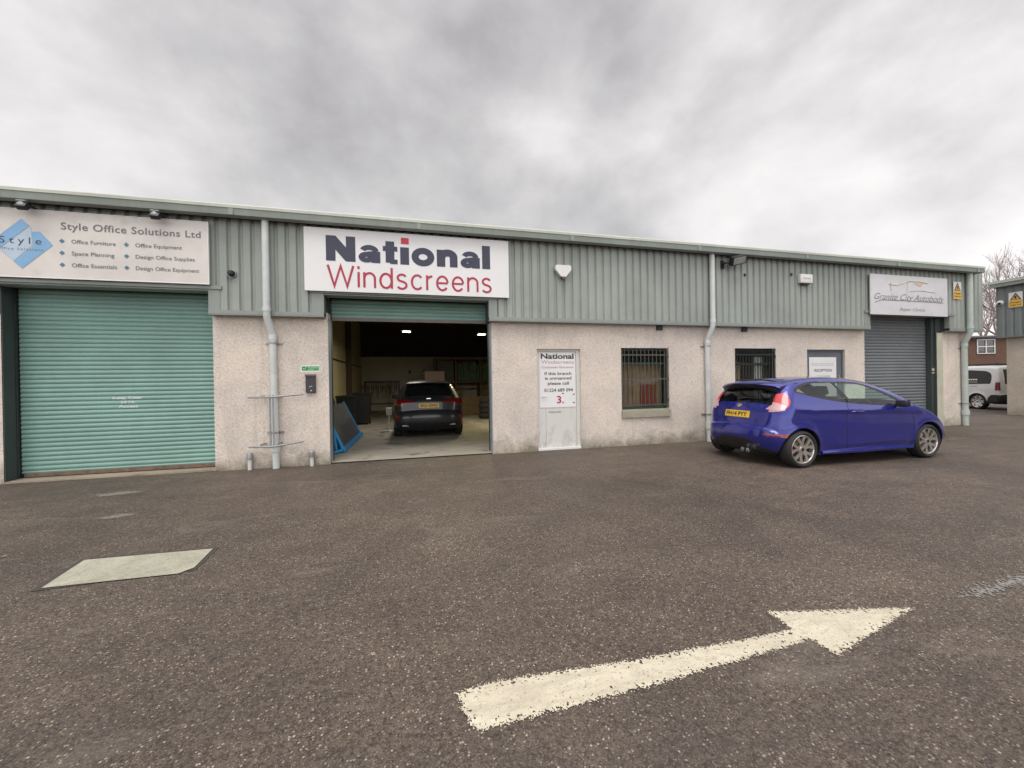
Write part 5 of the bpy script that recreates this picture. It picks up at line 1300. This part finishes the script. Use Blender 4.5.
tail2 = smooth_poly([(.52,1.03),(.45,.93),(.30,.88),(.05,.86),(.05,.97),(.3,1.04)], 4)
ref2 = [(.05,.60),(.05,.50),(.16,.46),(.16,.62)]
dif2 = [(-.1,.10),(-.1,.44),(.12,.44),(.40,.26),(3.1,.26),(3.1,.15),(.4,.1)]
V2, F, drop = make_shell(fcs, [('q', win2), ('t', tail2), ('r', ref2), ('d', dif2)], None, .06)
res = split_build(V2, F, [('q', win2), ('t', tail2), ('r', ref2), ('d', dif2)], fcs.side, 'body', drop, None, car2, both=True, offs={'q': -.008, 't': .004, 'r': .003})
hatch2 = [(8.25,-.60),(8.2,0),(8.25,.60),(9.0,.62),(10.6,.54),(10.8,0),(10.6,-.54),(9.0,-.62)]
scr2 = [(15.4,-.62),(15.3,0),(15.4,.62),(16.6,.72),(17.0,0),(16.6,-.72)]
dif2b = [(-.2,-.95),(-.2,.95),(2.3,.60),(2.45,0),(2.3,-.60)]
t1 = [(6.9,.34),(6.7,.56),(6.7,.95),(8.0,.95),(7.75,.55)]; t2 = [(a, -b) for a, b in t1]
r1 = [(3.0,.64),(3.0,.72),(4.3,.72),(4.3,.64)]; r2 = [(a, -b) for a, b in r1]
RV, RF, rregs, rdrop = make_rib(fcs, [('g', hatch2), ('w', scr2), ('d', dif2b), ('c', t1), ('c', t2)])
rres = split_build(RV, RF, rregs, fcs.rib, 'body', rdrop, None, car2, offs={'g': -.008, 'w': -.008, 'c': .004})
emit('body', greycar, res['body']+rres['body'], car2)
for pc in res['q']: emit('side_window', dark_glass, [pc], car2)
emit('rear_window', dark_glass, rres['g'], car2); emit('windscreen', dark_glass, rres['w'], car2)
cc = rres['c'][0]
for i, pc in enumerate(res['t']):
    sg_ = -1 if i == 0 else 1; emit('tail_light', lamp_red_dim, [pc, (cc[0], cc[1], [f for f in cc[2] if sum(cc[0][v][1] for v in f)*sg_ > 0])], car2)
for pc in res['r']: emit('reflector', lamp_red_dim, [pc], car2)
emit('lower_bumper', black, res['d']+rres['d'], car2)
for (ax, az, ar) in fcs.arches: arch_liner(fcs, car2, ax, az, ar)
mb = MB(); vs = []; n = 12
for k in range(n+1):
    y = -.60+1.2*k/n; q = abs(y)/.6; vs += [(.85,y,1.485-.02*q),(.52+.08*q**3,y,1.475-.03*q*q),(.50+.08*q**3,y,1.45-.03*q*q),(.72,y,1.42)]
fs = []
for k in range(n):
    for j in range(4): fs.append((k*4+j, k*4+(j+1) % 4, (k+1)*4+(j+1) % 4, (k+1)*4+j))
fs += [(0,1,2,3), tuple(n*4+3-j for j in range(4))]; mb.add(vs, fs); mb.build('rear_spoiler', greycar, car2, True, local=True)
mb = MB()
for y in (-.55, .55): mb.box(.02, y-.14, .33, .16, y+.14, .37, .01)
mb.build('exhaust_trim', galv, car2, local=True)
V_, Nw = fcs.rib(np.array([[fcs.sidx(7.45), 0.0]]), .005); mb = MB(); mb.M = Matrix.Translation(V_[0]) @ Matrix.Rotation(R(-75), 4, 'Y') @ Matrix.Scale(1.9, 4, (0,1,0)); mb.lathe([(.0005,.006),(.03,.004),(.036,0)], 20, 'z'); mb.M = Matrix.Identity(4); mb.build('badge', chrome, car2, True, local=True)
plate(fcs, car2, 6.1, .52, .115, 'SK21 GWO', plate_y)
for x_, s_ in ((.78,-1),(.78,1),(3.5,-1),(3.5,1)): wheel(car2, x_, s_*.82, .315, .315, s_, red=False)
for s_ in (-1, 1):
    mb = MB(); mb.box(2.62, s_*1.0-.10, .98, 2.76, s_*1.0+.10, 1.14, .04); mb.tube([(2.72,s_*.86,1.0),(2.69,s_*.96,1.02)], .025, 8); mb.build('wing_mirror', black, car2, True, local=True)

# ---- white van behind the end of the building
ctrl3 = [(.30,.24,.10,.02),(.06,.28,.10,.03),(.0,.42,.12,.03),(.02,.60,.12,.03),(.06,.66,.11,.03),(.08,.95,.10,.03),(.12,1.30,.10,.03),(.20,1.65,.11,.03),(.32,1.77,.12,.03),(.8,1.82,.12,.02),
         (1.6,1.83,.12,.02),(2.4,1.79,.12,.02),(2.8,1.66,.11,.05),(3.3,1.28,.10,.06),(3.55,1.08,.16,.06),(4.0,.95,.25,.08),(4.25,.75,.32,.1),(4.35,.5,.34,.1),(4.3,.3,.3,.05)]
vsh = Shell(ctrl3, [(0,.86),(.3,.88),(.6,.895),(.9,.89),(1.1,.87),(1.4,.81),(1.7,.74),(1.9,.70)], lambda x: .97+0*x, 4.35, .89, [(.82,.32,.36),(3.5,.32,.36)], None, .03, .014, .27)
van = thing('parked_van', 'white van with black rear side window parked beyond the end of the building', 'van', (23.59, 10.05, 0), R(70))
vw = smooth_poly([(.34,1.10),(.36,1.42),(.50,1.56),(.80,1.62),(1.75,1.62),(1.75,1.07),(1.0,1.06),(.5,1.07)], 3)
vw2 = smooth_poly([(1.95,1.07),(1.95,1.62),(2.5,1.60),(3.1,1.12),(2.6,1.06)], 3)
vt = [(-.05,.80),(-.05,1.13),(.17,1.13),(.17,.80)]
vb = [(-.1,.2),(-.1,.62),(.30,.62),(.42,.50),(.50,.2)]
regs_ = [('q', vw), ('p', vw2), ('t', vt), ('d', vb)]
V2, F, drop = make_shell(vsh, regs_, None, .07)
res = split_build(V2, F, regs_, vsh.side, 'body', drop, None, van, both=True, offs={'q': .002, 'p': .002, 't': .003, 'd': .002})
RV, RF, rregs, rdrop = make_rib(vsh, [('g', [(5.3,-.60),(5.3,.60),(7.0,.56),(7.0,-.56)]), ('d', [(-.2,-1),(-.2,1),(3.6,1),(3.6,-1)]), ('w', [(12.2,-.6),(12.2,.6),(13.8,.66),(13.8,-.66)])])
rres = split_build(RV, RF, rregs, vsh.rib, 'body', rdrop, None, van, offs={'d': .002})
emit('body', vanwhite, res['body']+rres['body'], van)
for pc in res['q']+res['p']: emit('side_window', black, [pc], van)
emit('rear_window', dark_glass, rres['g'], van); emit('windscreen', dark_glass, rres['w'], van)
for pc in res['t']: emit('tail_light', lamp_red_dim, [pc], van)
emit('bumper', black, res['d']+rres['d'], van)
for (ax, az, ar) in vsh.arches: arch_liner(vsh, van, ax, az, ar)
for x_, s_ in ((.82,-1),(.82,1),(3.5,-1),(3.5,1)): wheel(van, x_, s_*.79, .315, .315, s_, red=False, spokes=7)
def vanP(a, b):
    V_, _ = vsh.side(np.array([[1.75-a, b]]), .008); return tuple(V_[0])
for z0, z1, mt_, runs in ((1.22, 1.275, white_paint, ((.14,.20),(.22,.29),(.31,.38),(.46,.53),(.55,.63),(.65,.71),(.73,.80),(.82,.90))), (1.13, 1.155, gold_ink, ((.45,.60),(.62,.78),(.80,.92))), (.955, .98, faint_ink, ((.14,.35),(.38,.62),(.66,.95)))):
    mb = MB()
    for a, b in runs: mb.add([vanP(a, z0), vanP(b, z0), vanP(b, z1), vanP(a, z1)], [(0, 1, 2, 3)])
    mb.build('lettering', mt_, van, local=True)
mb = MB(); mb.box(.4, -.5, 1.88, 2.0, -.46, 1.91); mb.box(.4, .46, 1.88, 2.0, .5, 1.91)
for x_ in (.5, 1.2, 1.9): mb.box(x_, -.5, 1.84, x_+.04, .5, 1.878)
mb.build('roof_rack', black, van, local=True)

# ------------------------------------------------------------------ neighbour building on the right
nb = thing('industrial_building', 'neighbouring workshop with grey corrugated cladding at the right edge', 'building', (26, 5, 0))
mb = MB(); mb.box(20.6, -22, -.05, 34, 9.18, 2.9); mb.build('wall', roughcast_far, nb)
pr = corr_profile(-22, 9.32, .20, .036); vs = []; fs = []
for (Yy, d) in pr: vs += [(20.45+d, Yy, 2.80), (20.45+d, Yy, 4.62)]
for i in range(len(pr)-1): fs.append((2*i, 2*i+2, 2*i+3, 2*i+1))
mb = MB(); mb.add(vs, fs); mb.box(20.49, -22, 2.83, 34, 9.30, 4.6); mb.build('cladding', blue_clad, nb, fixn=False)
mb = MB(); mb.box(20.42, -22, 2.76, 20.595, 9.34, 2.80); mb.box(20.43, 9.321, 2.80, 20.55, 9.345, 4.62); mb.build('flashing', blue_clad, nb)
mb = MB(); mb.box(20.25, -22, 4.58, 20.62, 9.42, 4.70); mb.build('gutter', gutter_m, nb)
mb = MB(); mb.prism([(9.43,4.702),(-22,7.4),(-22,7.3),(9.43,4.60+.101)], 20.22, 34, 'yz'); mb.box(20.22, -22, 4.702, 20.5, 9.43, 4.80); mb.build('roof_edge', gutter_top_m, nb)
hazard(lambda u, v, d: (20.43-d, 9.04-u, 3.80+v), 'yellow and white warning sign on the neighbouring grey building', .33, .53)
s_ = thing('security_camera', 'white dome camera on the corner of the neighbouring grey building', 'camera', (20.42, 9.24, 4.0))
mb = MB(); mb.M = Matrix.Translation((20.42, 9.24, 4.02)); mb.lathe([(0.0005,-.10),(.05,-.09),(.085,-.03),(.09,0),(.085,.03),(.0005,.035)], 20, 'x'); mb.M = Matrix.Identity(4); mb.build('housing', white_paint, s_, True)
mb = MB(); mb.lathe([(0.0005,-.13),(.03,-.125),(.045,-.095)], 16, 'x', (20.42, 9.22, 3.99)); mb.build('lens', black, s_, True)

# ------------------------------------------------------------------ brick house and bare trees beyond
bx, by = 60.5, 28.6
hz = thing('brick_house', 'red brick house with white window frames beyond the van', 'house', (bx, by, 0))
def BP(u, w_, z): # u along the facade (to the right seen from the yard), w behind
    a = R(-22); return (bx+u*math.cos(a)-w_*math.sin(a), by+u*math.sin(a)+w_*math.cos(a), z)
def bbox(mb, u0, w0, z0, u1, w1, z1):
    mb.add([BP(u0,w0,z0),BP(u1,w0,z0),BP(u1,w1,z0),BP(u0,w1,z0),BP(u0,w0,z1),BP(u1,w0,z1),BP(u1,w1,z1),BP(u0,w1,z1)], [(0,3,2,1),(4,5,6,7),(0,1,5,4),(1,2,6,5),(2,3,7,6),(3,0,4,7)])
mb = MB(); bbox(mb, -12, 0, 0, 8, 8, 5.6); mb.build('wall', brick_m, hz)
mb = MB(); mb.add([BP(-12.4,-.4,5.59),BP(8.4,-.4,5.59),BP(8.4,4,6.1),BP(-12.4,4,6.1),BP(8.4,8.4,5.59),BP(-12.4,8.4,5.59)], [(0,1,2,3),(3,2,4,5),(0,3,5),(1,4,2)]); bbox(mb, -12.3, -.35, 5.45, 8.3, -.2, 5.59); mb.build('roof', slate, hz)
for u in (-9.6, -5.1, -.75, 3.7):
    mb = MB(); bbox(mb, u, -.03, 3.75, u+1.7, -.004, 5.35); fr = mb.build('window', dark_glass, hz)
    mb = MB()
    for a in (0, .81, 1.62): bbox(mb, u+a, -.10, 3.75, u+a+.08, -.035, 5.35)
    for z in (3.75, 4.5, 5.27): bbox(mb, u, -.095, z, u+1.7, -.036, z+.08)
    mb.build('frame', white_paint, fr)
def tree(X, Y, H, label, seed, levels=6):
    rnd = random.Random(seed); s_ = thing('bare_tree', label, 'tree', (X, Y, 0), 0, 'bare winter trees beyond the yard')
    tr = MB(); tw = MB()
    def grow(p, d, ln, r, lv):
        n = 3; pts = [p]; q = p; dd = d
        for k in range(n):
            dd = (dd+Vector((rnd.uniform(-1,1), rnd.uniform(-1,1), rnd.uniform(-.3,.7)))*.13).normalized(); q = q+dd*ln/n; pts.append(q)
        (tr if lv >= levels-1 else tw).tube(pts, [r*(1-.35*k/n) for k in range(n+1)], 5 if lv >= levels-1 else 3, False)
        if lv <= 0: return
        for k in range(3 if lv > 1 else 4):
            ax = dd.orthogonal().normalized(); ax.rotate(Matrix.Rotation(rnd.uniform(0, 6.28), 3, dd)); nd = dd.copy(); nd.rotate(Matrix.Rotation(R(rnd.uniform(14, 38)), 3, ax)); nd.z += .12; nd.normalize()
            grow(pts[-1] if k < 2 else pts[-2], nd, ln*rnd.uniform(.66, .86), max(r*.58, .010), lv-1)
    grow(Vector((X, Y, 0)), Vector((0, 0, 1)), H*.24, H*.018, levels)
    tr.build('trunk', bark, s_, fixn=False); tw.build('crown', twig_m, s_, fixn=False)
for (d_, px_, H, sd_, l_) in ((90, 972, 15, 3, 'bare tree directly behind the end of the green gutter'), (88, 988, 19, 5, 'bare tree rising between the two workshop buildings'), (92, 1001, 19, 9, 'tallest bare tree above the corner of the grey building'), (98, 1022, 25, 12, 'bare tree at the right edge above the grey building')):
    k = (px_-512)/385; v = fw*1.0+rt0*k; v.z = 0; v = v*d_/math.hypot(v.x, v.y)*1.0
    tree(v.x, v.y, H, l_, sd_, 6)

# ------------------------------------------------------------------ render settings
scene.render.engine = 'CYCLES'
cy = scene.cycles; cy.use_denoising = True; cy.max_bounces = 8; cy.diffuse_bounces = 4; cy.glossy_bounces = 4; cy.transparent_max_bounces = 12; cy.sample_clamp_indirect = 6
cy.use_adaptive_sampling = True; cy.adaptive_threshold = .015
vs_ = scene.view_settings; vs_.view_transform = 'Standard'; vs_.look = 'None'; vs_.exposure = .56; vs_.gamma = 1; vs_.use_curve_mapping = False
